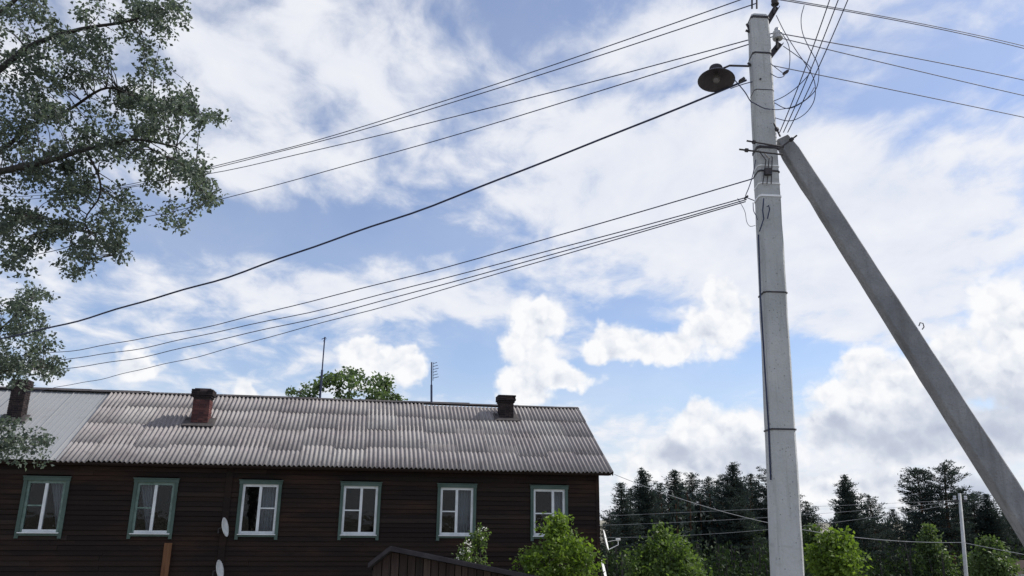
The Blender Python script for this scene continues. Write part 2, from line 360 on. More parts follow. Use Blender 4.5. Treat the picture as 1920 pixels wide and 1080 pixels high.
def shed_col(b, v):
    n = b.noise(sc(b, v, (16, 16, 0.8)), 1.2, 6, 0.65)
    c = b.ramp(rnd(b), [(0, (0.035, 0.028, 0.027)), (0.6, (0.062, 0.046, 0.042)), (1, (0.095, 0.07, 0.062))])
    return b.mix(b.sm(n, 0.45, 0.72, 0, 0.65), c, (0.02, 0.016, 0.016))
M['shed_wood'] = mat('shed_boards', shed_col, 0.92, 0.1)
M['shed_roof'] = mat('shed_roofing', lambda b, v: b.ramp(b.noise(v, 4, 5, 0.6), [(0.3, (0.028, 0.026, 0.029)), (0.7, (0.062, 0.058, 0.063))]), 0.9, 0.15)
def bark(c0, c1):
    return mat('bark', lambda b, v: b.ramp(b.noise(sc(b, v, (6, 6, 1.6)), 2.2, 5, 0.65), [(0.3, c0), (0.7, c1)]), 0.95, 0.1)
M['bark'] = bark((0.028, 0.027, 0.028), (0.075, 0.07, 0.068))
M['pine_bark'] = bark((0.05, 0.03, 0.022), (0.13, 0.075, 0.05))
def leafmat(name, c0, c1, c2, trans=0.35, tcol=None, spec=0.3):
    m = bpy.data.materials.new(name); m.use_nodes = True; nt = m.node_tree; b = NB(nt)
    bs = nt.nodes['Principled BSDF']; out = nt.nodes['Material Output']
    c = b.ramp(isl(b), [(0.0, c0), (0.6, c1), (1.0, c2)])
    geo = b.n('ShaderNodeNewGeometry').outputs['Position']
    c = b.mix(b.sm(b.noise(geo, 1.1, 3), 0.35, 0.7, 0.0, 0.5), c, c0)
    b.put(bs.inputs['Base Color'], c); bs.inputs['Roughness'].default_value = 0.55; bs.inputs['Specular IOR Level'].default_value = spec
    t = b.n('ShaderNodeBsdfTranslucent'); b.put(t.inputs[0], b.mix(1.0, c, tcol or (1.25, 1.35, 0.6), 'MULTIPLY'))
    mx = b.n('ShaderNodeMixShader'); mx.inputs[0].default_value = trans
    nt.links.new(bs.outputs[0], mx.inputs[1]); nt.links.new(t.outputs[0], mx.inputs[2]); nt.links.new(mx.outputs[0], out.inputs[0]); return m
M['leaf_tree'] = leafmat('poplar_leaf', (0.072, 0.094, 0.086), (0.105, 0.132, 0.112), (0.17, 0.20, 0.155), 0.40, (1.05, 1.15, .8))  # leaf colour raised and cooled, with haze and glare put into it
M['leaf_bright'] = leafmat('bright_bush_leaf', (0.075, 0.12, 0.022), (0.13, 0.20, 0.035), (0.21, 0.29, 0.065), 0.45)
M['leaf_mid'] = leafmat('mid_green_leaf', (0.055, 0.09, 0.026), (0.095, 0.15, 0.042), (0.165, 0.225, 0.075), 0.42)
M['leaf_back'] = leafmat('far_tree_leaf', (0.065, 0.105, 0.055), (0.105, 0.155, 0.08), (0.16, 0.21, 0.11), 0.42)
M['leaf_conifer'] = leafmat('young_conifer_leaf', (0.06, 0.095, 0.038), (0.09, 0.135, 0.055), (0.135, 0.18, 0.075), 0.35)
M['needle'] = leafmat('pine_needle', (0.030, 0.044, 0.045), (0.046, 0.062, 0.059), (0.070, 0.090, 0.078), 0.22, (1, 1.1, 0.8), 0.06)  # needles a little lighter, the distance haze is put into their colour
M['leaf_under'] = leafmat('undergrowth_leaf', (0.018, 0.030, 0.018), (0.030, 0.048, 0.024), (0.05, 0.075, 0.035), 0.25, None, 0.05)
M['petal'] = mat('white_petal', (0.70, 0.70, 0.62), 0.7, 0.2)
M['ground'] = mat('yard_grass', lambda b, v: b.mix(b.sm(b.noise(v, 0.12, 6, 0.6), 0.34, 0.56, 0, 0.9), b.ramp(b.noise(v, 6, 6, 0.65), [(0.3, (0.045, 0.06, 0.025)), (0.7, (0.09, 0.10, 0.045))]), (0.33, 0.305, 0.27)), 0.95, 0.1,  # bare earth made paler to bounce sunlight up onto the upright faces
                  bump=lambda b, v: (b.noise(v, 18, 5, 0.65), 0.8, 0.08))

# ------------------------------------------------------------------ ground
g = MB(); G = 4000; g.add([(-G, -G, 0), (G, -G, 0), (G, G, 0), (-G, G, 0)], [(0, 1, 2, 3)])
tag(g.build('ground', M['ground']), 'patchy grass and bare earth of the yard', kind='structure')

# ------------------------------------------------------------------ wooden house
YAW = R(10.39); HX, HY = -14.26, 24.91
ZT, ZB, ZE, ZR = CZ + 1.097, CZ - 0.623, CZ + 1.547, CZ + 4.278
WS, WW = 3.172, 1.304
OV, RD = 0.50, 3.977
X0, X1 = -6.2, 17.609
RX0, RX1 = -6.5, 18.02
DEEP = 2 * RD
house = tag(empty('wooden_house', (HX, HY, 0), YAW), 'long dark brown timber house with corrugated grey roof and green trimmed windows', 'house')
def hw(x, y, z):                      # house coordinates to the world
    c, s = math.cos(YAW), math.sin(YAW); return Vector((HX + x * c - y * s, HY + x * s + y * c, z))
def hl(P):
    c, s = math.cos(YAW), math.sin(YAW); dx, dy = P[0] - HX, P[1] - HY; return Vector((dx * c + dy * s, -dx * s + dy * c, P[2]))
# walls: a dark backing with window openings, boards nailed on it
wb = MB()
T = 0.14
wins = [i * WS for i in range(6)] + [-WS]
wins.sort()
oz0, oz1 = ZB + 0.06, ZT - 0.06; ow = WW / 2 - 0.09
wb.b2((X0, 0, 0.0), (X1, T, oz0)); wb.b2((X0, 0, oz1), (X1, T, ZE + 0.25))
xs = [X0] + sum([[c - ow, c + ow] for c in wins], []) + [X1]
for i in range(0, len(xs), 2): wb.b2((xs[i], 0, oz0), (xs[i + 1], T, oz1))
for x in (X0, X1 - T):
    wb.b2((x, T, 0), (x + T, DEEP, ZE + 0.25))
    wb.add([(x, T, ZE + .25), (x, DEEP, ZE + .25), (x, RD, ZR - .2), (x + T, T, ZE + .25), (x + T, DEEP, ZE + .25), (x + T, RD, ZR - .2)],
           [(0, 2, 1), (3, 4, 5), (0, 3, 5, 2), (1, 2, 5, 4), (0, 1, 4, 3)])
wb.b2((X0 + T, DEEP - T, 0), (X1 - T, DEEP, ZE + 0.25))
wb.b2((X0 + T, T, ZB - 0.9), (X1 - T, DEEP - T, ZB - 0.8)); wb.b2((X0 + T, T, ZE + 0.05), (X1 - T, DEEP - T, ZE + 0.12)); wb.b2((X0 + T, 3.2, ZB - 0.8), (X1 - T, 3.3, ZE + .05))
wall = wb.build('wall', M['backing'], house)
BH = 0.148
zlow = CZ - 1.95
def board(mb, xa, xb, z):
    y0 = -0.026; j = random.uniform(-0.006, 0.006); zt_ = z + BH - random.uniform(.006, .014); k = random.uniform(-.006, .006)
    mb.add([(xa, y0 - 0.020 + j, z + k), (xb, y0 - 0.020 + j + k, z - k), (xb, -0.002, z), (xa, -0.002, z), (xa, y0 + 0.004 + j, zt_), (xb, y0 + 0.004 + j + k, zt_), (xb, -0.002, zt_), (xa, -0.002, zt_)],
           [(0, 1, 5, 4), (3, 7, 6, 2), (0, 3, 2, 1), (4, 5, 6, 7), (0, 4, 7, 3), (1, 2, 6, 5)])
z = zlow
while z < ZE + 0.1:
    if z + BH > ZB + 0.02 and z < ZT - 0.02:
        segs = [X0] + sum([[c - WW / 2 + .03, c + WW / 2 - .03] for c in wins], []) + [X1]
    else:
        cuts = sorted({X0, X1, *[X0 + (X1 - X0) * (k + random.uniform(.25, .75)) / 5 for k in range(5)]}); segs = []
        for a, bb in zip(cuts, cuts[1:]): segs += [a, bb]
    for a, bb in zip(segs[::2], segs[1::2]):
        mb = MB(); board(mb, a + 0.003, bb - 0.003, z); mb.build('board', M['wall_wood'], wall)
    z += BH
mb = MB(); z = zlow - BH
while z > 0.35:
    board(mb, X0, X1, z); z -= BH
tag(mb.build('lower_boarding', M['wall_wood'], wall), kind='stuff')
mb = MB(); mb.b2((X1 - 0.10, -0.06, 0.3), (X1 + 0.03, -0.041, ZE + .1)); mb.build('corner_board', M['wall_wood'], wall)
mb = MB(); mb.b2((5.25, -0.075, 0.4), (5.45, -0.044, ZE + 0.05)); mb.build('cover_board', M['wall_wood'], wall)

# windows
def window(i, cx, style):
    mull, tr_side, tr_h, frame_m, curtain = style
    x0, x1, z0, z1 = cx - WW / 2, cx + WW / 2, ZB, ZT
    cw = 0.102 + random.uniform(-.006, .006)
    fm = MB(); ix0, ix1, iz0, iz1 = x0 + cw - .01, x1 - cw + .01, z0 + cw - .05, z1 - .118
    fy0, fy1 = -0.035, 0.06; t = 0.082
    fm.b2((ix0, fy0, iz0), (ix0 + t, fy1, iz1)); fm.b2((ix1 - t, fy0, iz0), (ix1, fy1, iz1)); fm.b2((ix0 + t, fy0, iz1 - t), (ix1 - t, fy1, iz1))
    win = fm.build('window', frame_m, house)
    mb = MB(); mb.b2((ix0 + t, fy0 - .004, iz0), (ix1 - t, fy1, iz0 + t * 1.25)); mb.build('bottom_rail', M['white'], win)
    mx = ix0 + (ix1 - ix0) * mull
    mb = MB(); mb.b2((mx - .042, fy0 + .002, iz0 + t * 1.25), (mx + .042, fy1, iz1 - t)); mb.build('mullion', M['white'], win)
    a, bb = (ix0 + t, mx - .042) if tr_side < 0 else (mx + .042, ix1 - t)
    zt_ = iz0 + (iz1 - iz0) * tr_h
    mb = MB(); mb.b2((a, fy0 + .012, zt_ - .02), (bb, fy1, zt_ + .02)); mb.build('transom', M['white'] if frame_m is M['white'] else M['grey_frame'], win)
    o_ = (mx + .042, ix1 - t) if tr_side < 0 else (ix0 + t, mx - .042)
    for (pa, pb, pz0, pz1) in ((a, bb, iz0 + t * 1.25, zt_ - .02), (a, bb, zt_ + .02, iz1 - t), (o_[0], o_[1], iz0 + t * 1.25, iz1 - t)):
        mb = MB(); mb.b2((pa, 0.012, pz0), (pb, 0.016, pz1)); mb.build('pane', M['glass'], win)
    # casing boards, each a piece
    cy0, cy1 = -0.085, -0.041
    for (lo, hi) in (((x0, cy0, z0 - .10), (x0 + cw, cy1, z1 - .124)), ((x1 - cw, cy0, z0 - .10), (x1, cy1, z1 - .124))):
        mb = MB(); mb.b2(lo, hi); mb.build('casing_board', M['green'], win)
    mb = MB(); mb.b2((x0 - .015, cy0 - .012, z1 - .122), (x1 + .015, cy1, z1 - .015)); mb.build('head_board', M['green'], win)
    mb = MB(); mb.b2((x0 - .035, cy0 - .04, z1 - .013), (x1 + .035, cy1, z1 + .012)); mb.build('drip_cap', M['green'], win)
    mb = MB(); mb.b2((x0 + cw + .002, cy0 + .006, z0 - .02), (x1 - cw - .002, cy1, z0 + cw - .06)); mb.build('apron_board', M['green'], win)
    mb = MB(); mb.b2((x0 + cw * .7, cy0 - .05, z0 + cw - .058), (x1 - cw * .7, cy0 - .002, z0 + cw - .03)); mb.build('sill', M['white'], win)
    if curtain:
        side, m_, full, lab = curtain
        ca, cb = (mx + .02, ix1) if side > 0 else ((ix0, mx - .02) if side < 0 else (ix0, ix1))
        mb = MB(); N = 40; vs = []
        for k in range(N + 1):
            u = k / N; x = ca + (cb - ca) * u; y = 0.13 + 0.02 * math.sin(u * (cb - ca) * 60 + 1)
            xt = x; xb = x
            if not full:
                xb = cb - (cb - x) * 0.30
            zb_ = iz0 + .06
            for (xx, zz_) in ((xt, iz1 - .02), ((x if full else cb - (cb - x) * .55), iz0 + (iz1 - iz0) * .45), (xb, zb_)): vs.append((xx, y + 0.06, zz_))
        fs = []
        for k in range(N):
            for r_ in range(2): fs.append((k * 3 + r_, k * 3 + 3 + r_, k * 3 + 4 + r_, k * 3 + 1 + r_))
        mb.add(vs, fs); o = mb.build('curtain', m_)
        o.location = (HX, HY, 0); o.rotation_euler = (0, 0, YAW)
        tag(o, lab, 'curtain')
        md = o.modifiers.new('cloth', 'SOLIDIFY'); md.thickness = 0.004
gf, wf = M['grey_frame'], M['white']
styles = {-1: (0.5, -1, 0.52, gf, None), 0: (0.5, -1, 0.52, gf, (1, M['curtain_grey'], False, 'tied back pale curtain in the right half of the leftmost window')),
          1: (0.5, -1, 0.5, gf, (-1, M['curtain_grey'], False, 'faint grey curtain drawn aside in the second window from the left')), 2: (0.5, 1, 0.52, wf, (1, M['curtain_grey'], True, 'bluish grey curtain in the right half of the third window')), 3: (0.52, -1, 0.5, wf, None),
          4: (0.5, -1, 0.5, wf, (1, M['curtain_grey'], True, 'grey pleated curtain in the fifth window, left of the window behind the bush')),
          5: (0.62, -1, 0.48, wf, (1, M['curtain_grey'], True, 'narrow grey curtain in the rightmost window above the tall bush'))}
for i in range(-1, 6): window(i, i * WS, styles[i])

# roof
sl = Vector((0, -(RD + OV), ZE - ZR)); SL = sl.length; dn = sl.normalized(); nr = Vector((0, -(ZR - ZE), RD + OV)).normalized(); nr = Vector((0, dn.z, -dn.y))
def rp(x, s, h=0.0): return Vector((x, RD, ZR)) + dn * s + nr * h
rb = MB()
def slab(x0, x1, front=True):
    a = [rp(x0, 0, -.09), rp(x1, 0, -.09), rp(x1, SL - .03, -.09), rp(x0, SL - .03, -.09), rp(x0, 0, -.05), rp(x1, 0, -.05), rp(x1, SL - .03, -.05), rp(x0, SL - .03, -.05)]
    if not front: a = [Vector((v.x, 2 * RD - v.y, v.z)) for v in a]
    rb.add(a, [(0, 1, 2, 3), (4, 7, 6, 5), (0, 4, 5, 1), (2, 6, 7, 3), (0, 3, 7, 4), (1, 5, 6, 2)])
slab(RX0 + .02, RX1 - .03); slab(RX0 + .02, RX1 - .03, False)
roof = rb.build('roof', M['wall_wood'], house)
XS = 0.36                                  # tin to the left of this, slate to the right
PIT, AMP = 0.15, 0.029
def wave_mesh(name, nw, length, seg=8):
    mb = MB(); n = nw * seg; vs = []
    for k in range(n + 1):
        x = k / seg * PIT; h = AMP * math.cos(2 * math.pi * k / seg)
        vs += [(x, 0, h), (x, length, h), (x, length, h - 0.022), (x, 0, h - .014)]
    fs = []
    for k in range(n):
        a, c = k * 4, k * 4 + 4
        fs += [(a, a + 1, c + 1, c), (a + 1, a + 2, c + 2, c + 1), (a + 2, a + 3, c + 3, c + 2), (a + 3, a, c, c + 3)]
    fs += [(0, 3, 2, 1), (n * 4, n * 4 + 1, n * 4 + 2, n * 4 + 3)]
    mb.add(vs, fs); me = bpy.data.meshes.new(name); me.from_pydata(mb.v, [], mb.f); me.update(); me.materials.append(M['slate'])
    me.polygons.foreach_set('use_smooth', [len(p.vertices) == 4 and abs(p.normal.z) > .2 for p in me.polygons])
    return me
wm = [wave_mesh('slate_sheet', 7, 1.75), wave_mesh('slate_sheet', 7, 1.45), wave_mesh('slate_sheet', 7, 1.2)]
basis = Matrix(((1, 0, 0), (0, dn.y, nr.y), (0, dn.z, nr.z)))        # columns x, down slope, normal
ncol = 16; CW = 7 * PIT
xcol = RX1 - ncol * CW - 0.02
for c in range(-1, ncol):
    xa = xcol + c * CW
    if c == -1:
        nlast = int((xcol - XS) / PIT + 0.5)
        if nlast < 1: continue
        mesh_c = [wave_mesh('slate_sheet', nlast, L) for L in (1.75, 1.45, 1.2)]; xa = xcol - nlast * PIT
    else: mesh_c = wm
    jig = random.choice([0, 0, 0.22, -0.18]) if c > 0 else 0
    # courses from the eave upward: length of sheet, lower end on the slope
    ends = [SL + random.uniform(-.03, .035), SL - 1.22 + jig, SL - 2.62 + jig * .6, SL - 3.9 + random.choice([0, .15, -.1])]
    for r_, e in enumerate(ends):
        me = mesh_c[0] if r_ < 3 else mesh_c[2]
        L = 1.75 if r_ < 3 else 1.2
        o = bpy.data.objects.new('slate_sheet', me); COL.objects.link(o); o.parent = roof
        start = max(e - L, -0.02) if r_ == 3 else e - L
        lift = 0.035 + 0.021 * r_ + random.uniform(-.004, .004)
        pos = rp(xa + random.uniform(-.008, .008), start, lift)
        tilt = Matrix.Rotation(-0.010 + random.uniform(-.003, .003), 3, 'X') @ Matrix.Rotation(random.uniform(-.006, .006), 3, 'Z')
        mw = (basis @ tilt).to_4x4(); mw.translation = pos; o.matrix_local = mw
x = RX0; k = 0
while x < XS - 0.02:
    w_ = min(1.1, XS - x); mb = MB()
    mb.box((w_ / 2, SL / 2, 0), (w_ - .012, SL, 0.012)); mb.box((0.03, SL / 2, 0.02), (0.03, SL, 0.03))
    for q_ in np.arange(0.2, w_ - .1, 0.18): mb.box((float(q_), SL / 2, 0.011), (0.035, SL - .02, 0.012))
    o = mb.build('tin_sheet', M['tin'], roof); mw = basis.to_4x4(); mw.translation = rp(x, 0.0, 0.02 + 0.006 * (k % 2)); o.matrix_local = mw
    x += w_; k += 1
x = RX0
while x < RX1 - 0.5:
    w_ = min(2.0, RX1 - x - .05); mb = MB(); j = random.uniform(0, .03)
    for s_ in (-1, 1):
        a = [Vector((x, RD, ZR + .10 + j)), Vector((x + w_ + .05, RD, ZR + .10 + j + random.uniform(-.01, .02))), Vector((x + w_ + .05, RD + s_ * .20, ZR + .035)), Vector((x, RD + s_ * .20, ZR + .035))]
        mb.add(a + [v - Vector((0, 0, .02)) for v in a], [(0, 1, 2, 3), (7, 6, 5, 4), (0, 4, 5, 1), (2, 6, 7, 3), (0, 3, 7, 4), (1, 5, 6, 2)])
    mb.build('ridge_cap', M['ridge'], roof); x += w_
mb = MB(); a = [rp(RX1 - .02, 0, -.11), rp(RX1 - .02, SL + .01, -.11), rp(RX1 - .02, SL + .01, .03), rp(RX1 - .02, 0, .03)]
mb.add(a + [v + Vector((.03, 0, 0)) for v in a], [(0, 1, 2, 3), (7, 6, 5, 4), (0, 4, 5, 1), (1, 5, 6, 2), (2, 6, 7, 3), (3, 7, 4, 0)]); mb.build('verge_board', M['ridge'], roof)
mb = MB(); mb.b2((RX0 + .02, -OV + .12, ZE - .09), (RX1 - .04, -OV + .15, ZE - .03)); mb.build('fascia_board', M['wall_wood'], roof)
mb = MB(); mb.b2((RX0 + .02, -OV + .15, ZE - .085), (RX1 - .04, -.045, ZE - .065)); mb.build('soffit', M['shed_wood'], roof)

def roof_hit(px, py):
    d = ray(px, py); o = Vector((0, 0, CZ)); c, s = math.cos(YAW), math.sin(YAW)
    n = Vector((nr.x * c - nr.y * s, nr.x * s + nr.y * c, nr.z)); P0 = hw(*rp(0, 0))
    t = (P0 - o).dot(n) / d.dot(n); return hl(o + d * t)
def chimney(px, pybase, pytop, wpx, dark=False, lab=None):
    P = roof_hit(px, pybase); depth = hw(*P).y
    w_ = wpx * depth / F; cx, cy = P.x, P.y + w_ / 2
    zt_ = at(px, pytop, hw(cx, cy, 0).y).z
    core = MB(); core.b2((cx - w_ / 2 + .012, cy - w_ / 2 + .012, P.z - 1.2), (cx + w_ / 2 - .012, cy + w_ / 2 - .012, zt_ - .02))
    ch = core.build('chimney', M['mortar'], house)
    ch['label'] = lab
    br = MB(); so = MB(); z = P.z - 0.35; row = 0; H_ = 0.072
    while z < zt_ - H_ * .9:
        k = (zt_ - z) / (zt_ - P.z)
        e = 0.075 if zt_ - z < 4 * H_ else (0.038 if zt_ - z < 5 * H_ else 0.0)
        if px < 100: e *= .5
        hw_ = w_ / 2 + e; nb = 3 if row % 2 else 2
        tgt = so if (k < .34 or dark) else br
        for side in range(4):
            for q_ in range(nb + 1):
                L = 2 * hw_ / (nb + .5)
                a0 = -hw_ + q_ * L - (L / 2 if row % 2 else 0); a1 = a0 + L - .012; a0 = max(a0, -hw_); a1 = min(a1, hw_)
                if a1 - a0 < .03: continue
                d0, d1 = hw_ - .10 - (.08 if e else 0), hw_ + random.uniform(-.005, .005)
                if zt_ - z < 2.2 * H_ and random.random() < .18: continue
                if side == 0: tgt.b2((cx + a0, cy - d1, z), (cx + a1, cy - d0, z + H_ - .011))
                elif side == 1: tgt.b2((cx + a0, cy + d0, z), (cx + a1, cy + d1, z + H_ - .011))
                elif side == 2: tgt.b2((cx - d1, cy + a0 * .999, z), (cx - d0, cy + a1 * .999, z + H_ - .0115))
                else: tgt.b2((cx + d0, cy + a0 * .999, z), (cx + d1, cy + a1 * .999, z + H_ - .0115))
        z += H_; row += 1
    if br.f: tag(br.build('brickwork', M['brick'], ch), kind='stuff')
    tag(so.build('chimney_cap', M['soot'], ch), kind='stuff')
    fl = MB(); fw = w_ * .92
    o_ = fl; sP = (P - rp(P.x, 0)).dot(dn)
    fl.box((0, 0, 0), (2 * fw, w_ * 1.15, .03))
    f = fl.build('flashing', M['ridge'], ch); mw = basis.to_4x4(); mw.translation = rp(cx, sP - w_ * .30, .10); f.matrix_local = mw
chimney(372, 800, 729, 30, False, 'red brick chimney with a sooty black top')
chimney(950, 790, 742, 26, True, 'dark brick chimney with a flared sooty top')
chimney(23, 792, 712, 25, True, 'soot black chimney half hidden by leaves')

# satellite dishes
def dish(P, rad, yaw, tilt, lab, arm=True):
    t = tag(empty('satellite_dish', P), lab, 'satellite dish', 'satellite dishes on the timber house')
    D = Matrix.Rotation(yaw, 3, 'Z') @ Matrix.Rotation(R(90) - tilt, 3, 'X')     # local +z -> forward
    prof = [(0.001, -.075)] + [(rad * k / 6, -.075 + .075 * (k / 6) ** 2) for k in range(1, 7)] + [(rad * 1.02, -.008)] + [(rad * k / 6, -.089 + .077 * (k / 6) ** 2) for k in range(6, 0, -1)] + [(.001, -.089)]
    mb = MB(); mb.lathe(prof, 28, Matrix.Diagonal((1, 1.08, 1)).to_3x3()); mb.v = [tuple(D @ Vector(v)) for v in mb.v]
    mb.build('reflector', M['dish'], t, True)
    if arm:
        mb = MB(); a0, a1 = D @ Vector((0, -rad * 1.02, -.01)), D @ Vector((0, -rad * .75, rad * 1.15)); c_ = D @ Vector((0, -rad * .25, rad * 1.25))
        mb.tube([D @ Vector((0, -rad * .8, -.06)), a0, a1], .014, 6); mb.tube([a1, c_], .012, 6); mb.tube([c_, D @ Vector((0, -rad * .2, rad * .2))], .006, 5); mb.build('feed_arm', M['band'], t)
        mb = MB(); mb.tube([c_ + D @ Vector((0, 0, .08)), c_ + D @ Vector((0, 0.02, -.07))], .04, 10); mb.build('converter', M['dish'], t)
    mb = MB(); bk = D @ Vector((0, 0, -.09)); mb.tube([bk, D @ Vector((0, 0, -.22)), D @ Vector((0, 0, -.22)) + Vector((0, .0, -.12)), Vector((D @ Vector((0, 0, -.22))).to_tuple()) + Vector((-.02, .38, -.12))], .02, 6)
    mb.build('wall_mount', M['steel'], t)
    return t
def wall_at(px, py, off):
    d = ray(px, py); c, s = math.cos(YAW), math.sin(YAW); n = Vector((s, -c, 0)); P0 = Vector((HX, HY, 0)) + n * off; o = Vector((0, 0, CZ))
    return o + d * ((P0 - o).dot(n) / d.dot(n))
dish(wall_at(423, 988, .35), .27, R(90), R(14), 'round white satellite dish beside the left edge of the third window', False)
dish(wall_at(413, 1068, .35), .27, R(88), R(14), 'lower left satellite dish near the bottom of the dark wall', False)
dish(hw(X1 + .35, .3, 0) * 1 + Vector((0, 0, wall_at(1142, 1013, 0).z)), .32, R(79), R(13), 'upper white dish with a feed arm at the right house corner')
dish(hw(X1 + .28, .35, 0) + Vector((0, 0, wall_at(1138, 1072, 0).z)), .33, R(77), R(13), 'lower white dish at the right house corner below the one with a feed arm', False)

# orange post under the second window
P = wall_at(316, 1018, .12); pl = hl(P)
mb = MB(); mb.b2((pl.x - .11, -.16, 0), (pl.x + .11, -.10, P.z)); o = mb.build('upright_plank', M['plank']); o.location = (HX, HY, 0); o.rotation_euler = (0, 0, YAW)
tag(o, 'upright orange brown plank against the wall below the second window', 'plank')

# antennas behind the ridge
def antenna(px0, py0, px1, py1, Y, lab, yagi):
    A, B = at(px0, py0, Y), at(px1, py1, Y)
    t = tag(empty('roof_antenna', A), lab, 'antenna')
    mb = MB(); d = B - A
    A0 = Vector((0, 0, 0)) - d.normalized() * 1.0
    mb.tube([A0, d * .45], .045, 6); mb.tube([d * .45, d], .026, 6); mb.build('mast', M['wire'], t)
    if yagi:
        mb = MB(); top = d * .98; mb.tube([top + Vector((.06, 0, .03)), d * .55 + Vector((.06, 0, 0))], .012, 5); mb.build('boom', M['wire'], t)
        for k in range(6):
            q_ = d * (.96 - .07 * k) + Vector((.07, 0, 0)); mb = MB(); L = .16 + .03 * (k % 3)
            mb.tube([q_ + Vector((-.02, 0, 0)), q_ + Vector((L, -.05, .05))], .012, 5); mb.build('element', M['wire'], t)
    else:
        mb = MB(); mb.tube([d * .97 + Vector((-.12, 0, -.02)), d * .97 + Vector((.05, 0, .06))], .014, 5); mb.tube([d * .93 + Vector((-.05, 0, 0)), d * .93 + Vector((.04, .1, .14))], .012, 5); mb.build('element', M['wire'], t)
antenna(600, 745, 609, 632, hw(6, RD + .4, 0).y, 'thin leaning antenna mast beside the tree behind the ridge', False)
antenna(809, 757, 809, 679, hw(10, RD + .3, 0).y, 'upright television antenna with short side rods on the ridge', True)

# ------------------------------------------------------------------ shed in front of the house
SY = 14.0
def shed():
    t = tag(empty('wooden_shed', (0, 0, 0)), 'old dark wooden shed with a sloping roof edge below the fourth and fifth windows', 'shed')
    p0, p1, p2 = at(700, 1056, SY), at(736, 1028, SY), at(1060, 1094, SY)
    # continue the right hand slope to ground-near height
    base = 0.0; mb = MB()
    dep = 3.2
    W = [Vector((p0.x, SY, base)), Vector((p2.x, SY, base)), p2, p1, p0]
    Wk = [v + Vector((0, .05, 0)) for v in W]; Wb = [v + Vector((0, dep, 0)) for v in W]
    mb.add([v + Vector((0, .05, -.05 if i > 1 else 0)) for i, v in enumerate(W)] + [v + Vector((0, dep, -.82 if i > 1 else 0)) for i, v in enumerate(W)], [(0, 1, 2, 3, 4), (9, 8, 7, 6, 5), (0, 5, 6, 1), (1, 6, 7, 2), (4, 9, 5, 0)])
    wl = mb.build('wall', M['backing'], t)
    x = p0.x + .01
    def top(x):
        return (p0.z + (p1.z - p0.z) * (x - p0.x) / (p1.x - p0.x)) if x < p1.x else (p1.z + (p2.z - p1.z) * (x - p1.x) / (p2.x - p1.x))
    while x < p2.x - .05:
        w_ = random.uniform(.10, .15); y0 = SY - .005 - random.uniform(0, .02); e = x + w_ - .014
        mb = MB(); mb.add([(x, y0 - .02, .05), (e, y0 - .02, .05), (e, SY + .03, .05), (x, SY + .03, .05), (x, y0 - .02, top(x) - .06), (e, y0 - .02, top(e) - .06), (e, SY + .03, top(e) - .06), (x, SY + .03, top(x) - .06)],
                           [(0, 1, 5, 4), (3, 7, 6, 2), (0, 3, 2, 1), (4, 5, 6, 7), (0, 4, 7, 3), (1, 2, 6, 5)])
        mb.build('board', M['shed_wood'], wl); x += w_
    for (a, c, nm) in ((p0 + (p0 - p1) * .12, p1, 'roof_slope'), (p1, p2 + (p2 - p1) * .05, 'roof_slope')):
        mb = MB(); a2, c2 = a + Vector((0, -.28, 0)), c + Vector((0, -.28, 0)); a3, c3 = a + Vector((0, dep + .2, -.75)), c + Vector((0, dep + .2, -.75)); dz_ = Vector((0, 0, .05))
        mb.add([a2, c2, c3, a3, a2 + dz_, c2 + dz_, c3 + dz_, a3 + dz_], [(0, 3, 2, 1), (4, 5, 6, 7), (0, 1, 5, 4), (2, 3, 7, 6), (0, 4, 7, 3), (1, 2, 6, 5)]); mb.build(nm, M['shed_roof'], t)
        mb = MB(); y_ = SY - .285; lo = Vector((0, 0, -.03))
        mb.add([a2 + lo + Vector((0, -.025, 0)), c2 + lo + Vector((0, -.025, 0)), c2 + dz_ * .8 + Vector((0, -.025, 0)), a2 + dz_ * .8 + Vector((0, -.025, 0)), a2 + lo + Vector((0, -.003, 0)), c2 + lo + Vector((0, -.003, 0)), c2 + dz_ * .8 + Vector((0, -.003, 0)), a2 + dz_ * .8 + Vector((0, -.003, 0))],
               [(0, 1, 2, 3), (7, 6, 5, 4), (0, 4, 5, 1), (3, 2, 6, 7), (0, 3, 7, 4), (1, 5, 6, 2)]); mb.build('rake_board', M['shed_roof'], t)
shed()

# ------------------------------------------------------------------ concrete pole, brace, lamp
PY = 5.7
ptop, pmid, pbot = at(1420, 34, PY), at(1446, 560, PY), at(1475, 1080, PY)
ax = (ptop - pbot).normalized()
def pole_pt(z): return pbot + ax * ((z - pbot.z) / ax.z)
def wpole(z): return 0.156 + 0.0088 * (ptop.z - z)
pole = tag(empty('utility_pole', pole_pt(0)), 'tall grey concrete power pole with wire bands and angled arms', 'utility pole')
O = pole_pt(0)
def section(z, c=0.018):
    w_ = wpole(z) / 2; d = w_ * .92; C_ = pole_pt(z) - O
    pts = [(-w_ + c, -d), (w_ - c, -d), (w_, -d + c), (w_ * .86, d - c), (w_ * .86 - c, d), (-w_ * .86 + c, d), (-w_ * .86, d - c), (-w_, -d + c)]
    a = R(4); return [C_ + Vector((x * math.cos(a) - y * math.sin(a), x * math.sin(a) + y * math.cos(a), 0)) for x, y in pts]
mb = MB(); zs = [-.5] + list(np.linspace(.2, ptop.z - .05, 46)) + [ptop.z - .02, ptop.z]
vs = []
for i, z in enumerate(zs):
    j = Vector((random.uniform(-.0022, .0022), random.uniform(-.0022, .0022), 0))
    s_ = section(z)
    if i >= len(zs) - 1: cc = pole_pt(z) - O; s_ = [cc + (v - cc) * .88 for v in s_]
    vs += [v + j + Vector((random.uniform(-.0015, .0015), random.uniform(-.0015, .0015), 0)) for v in s_]
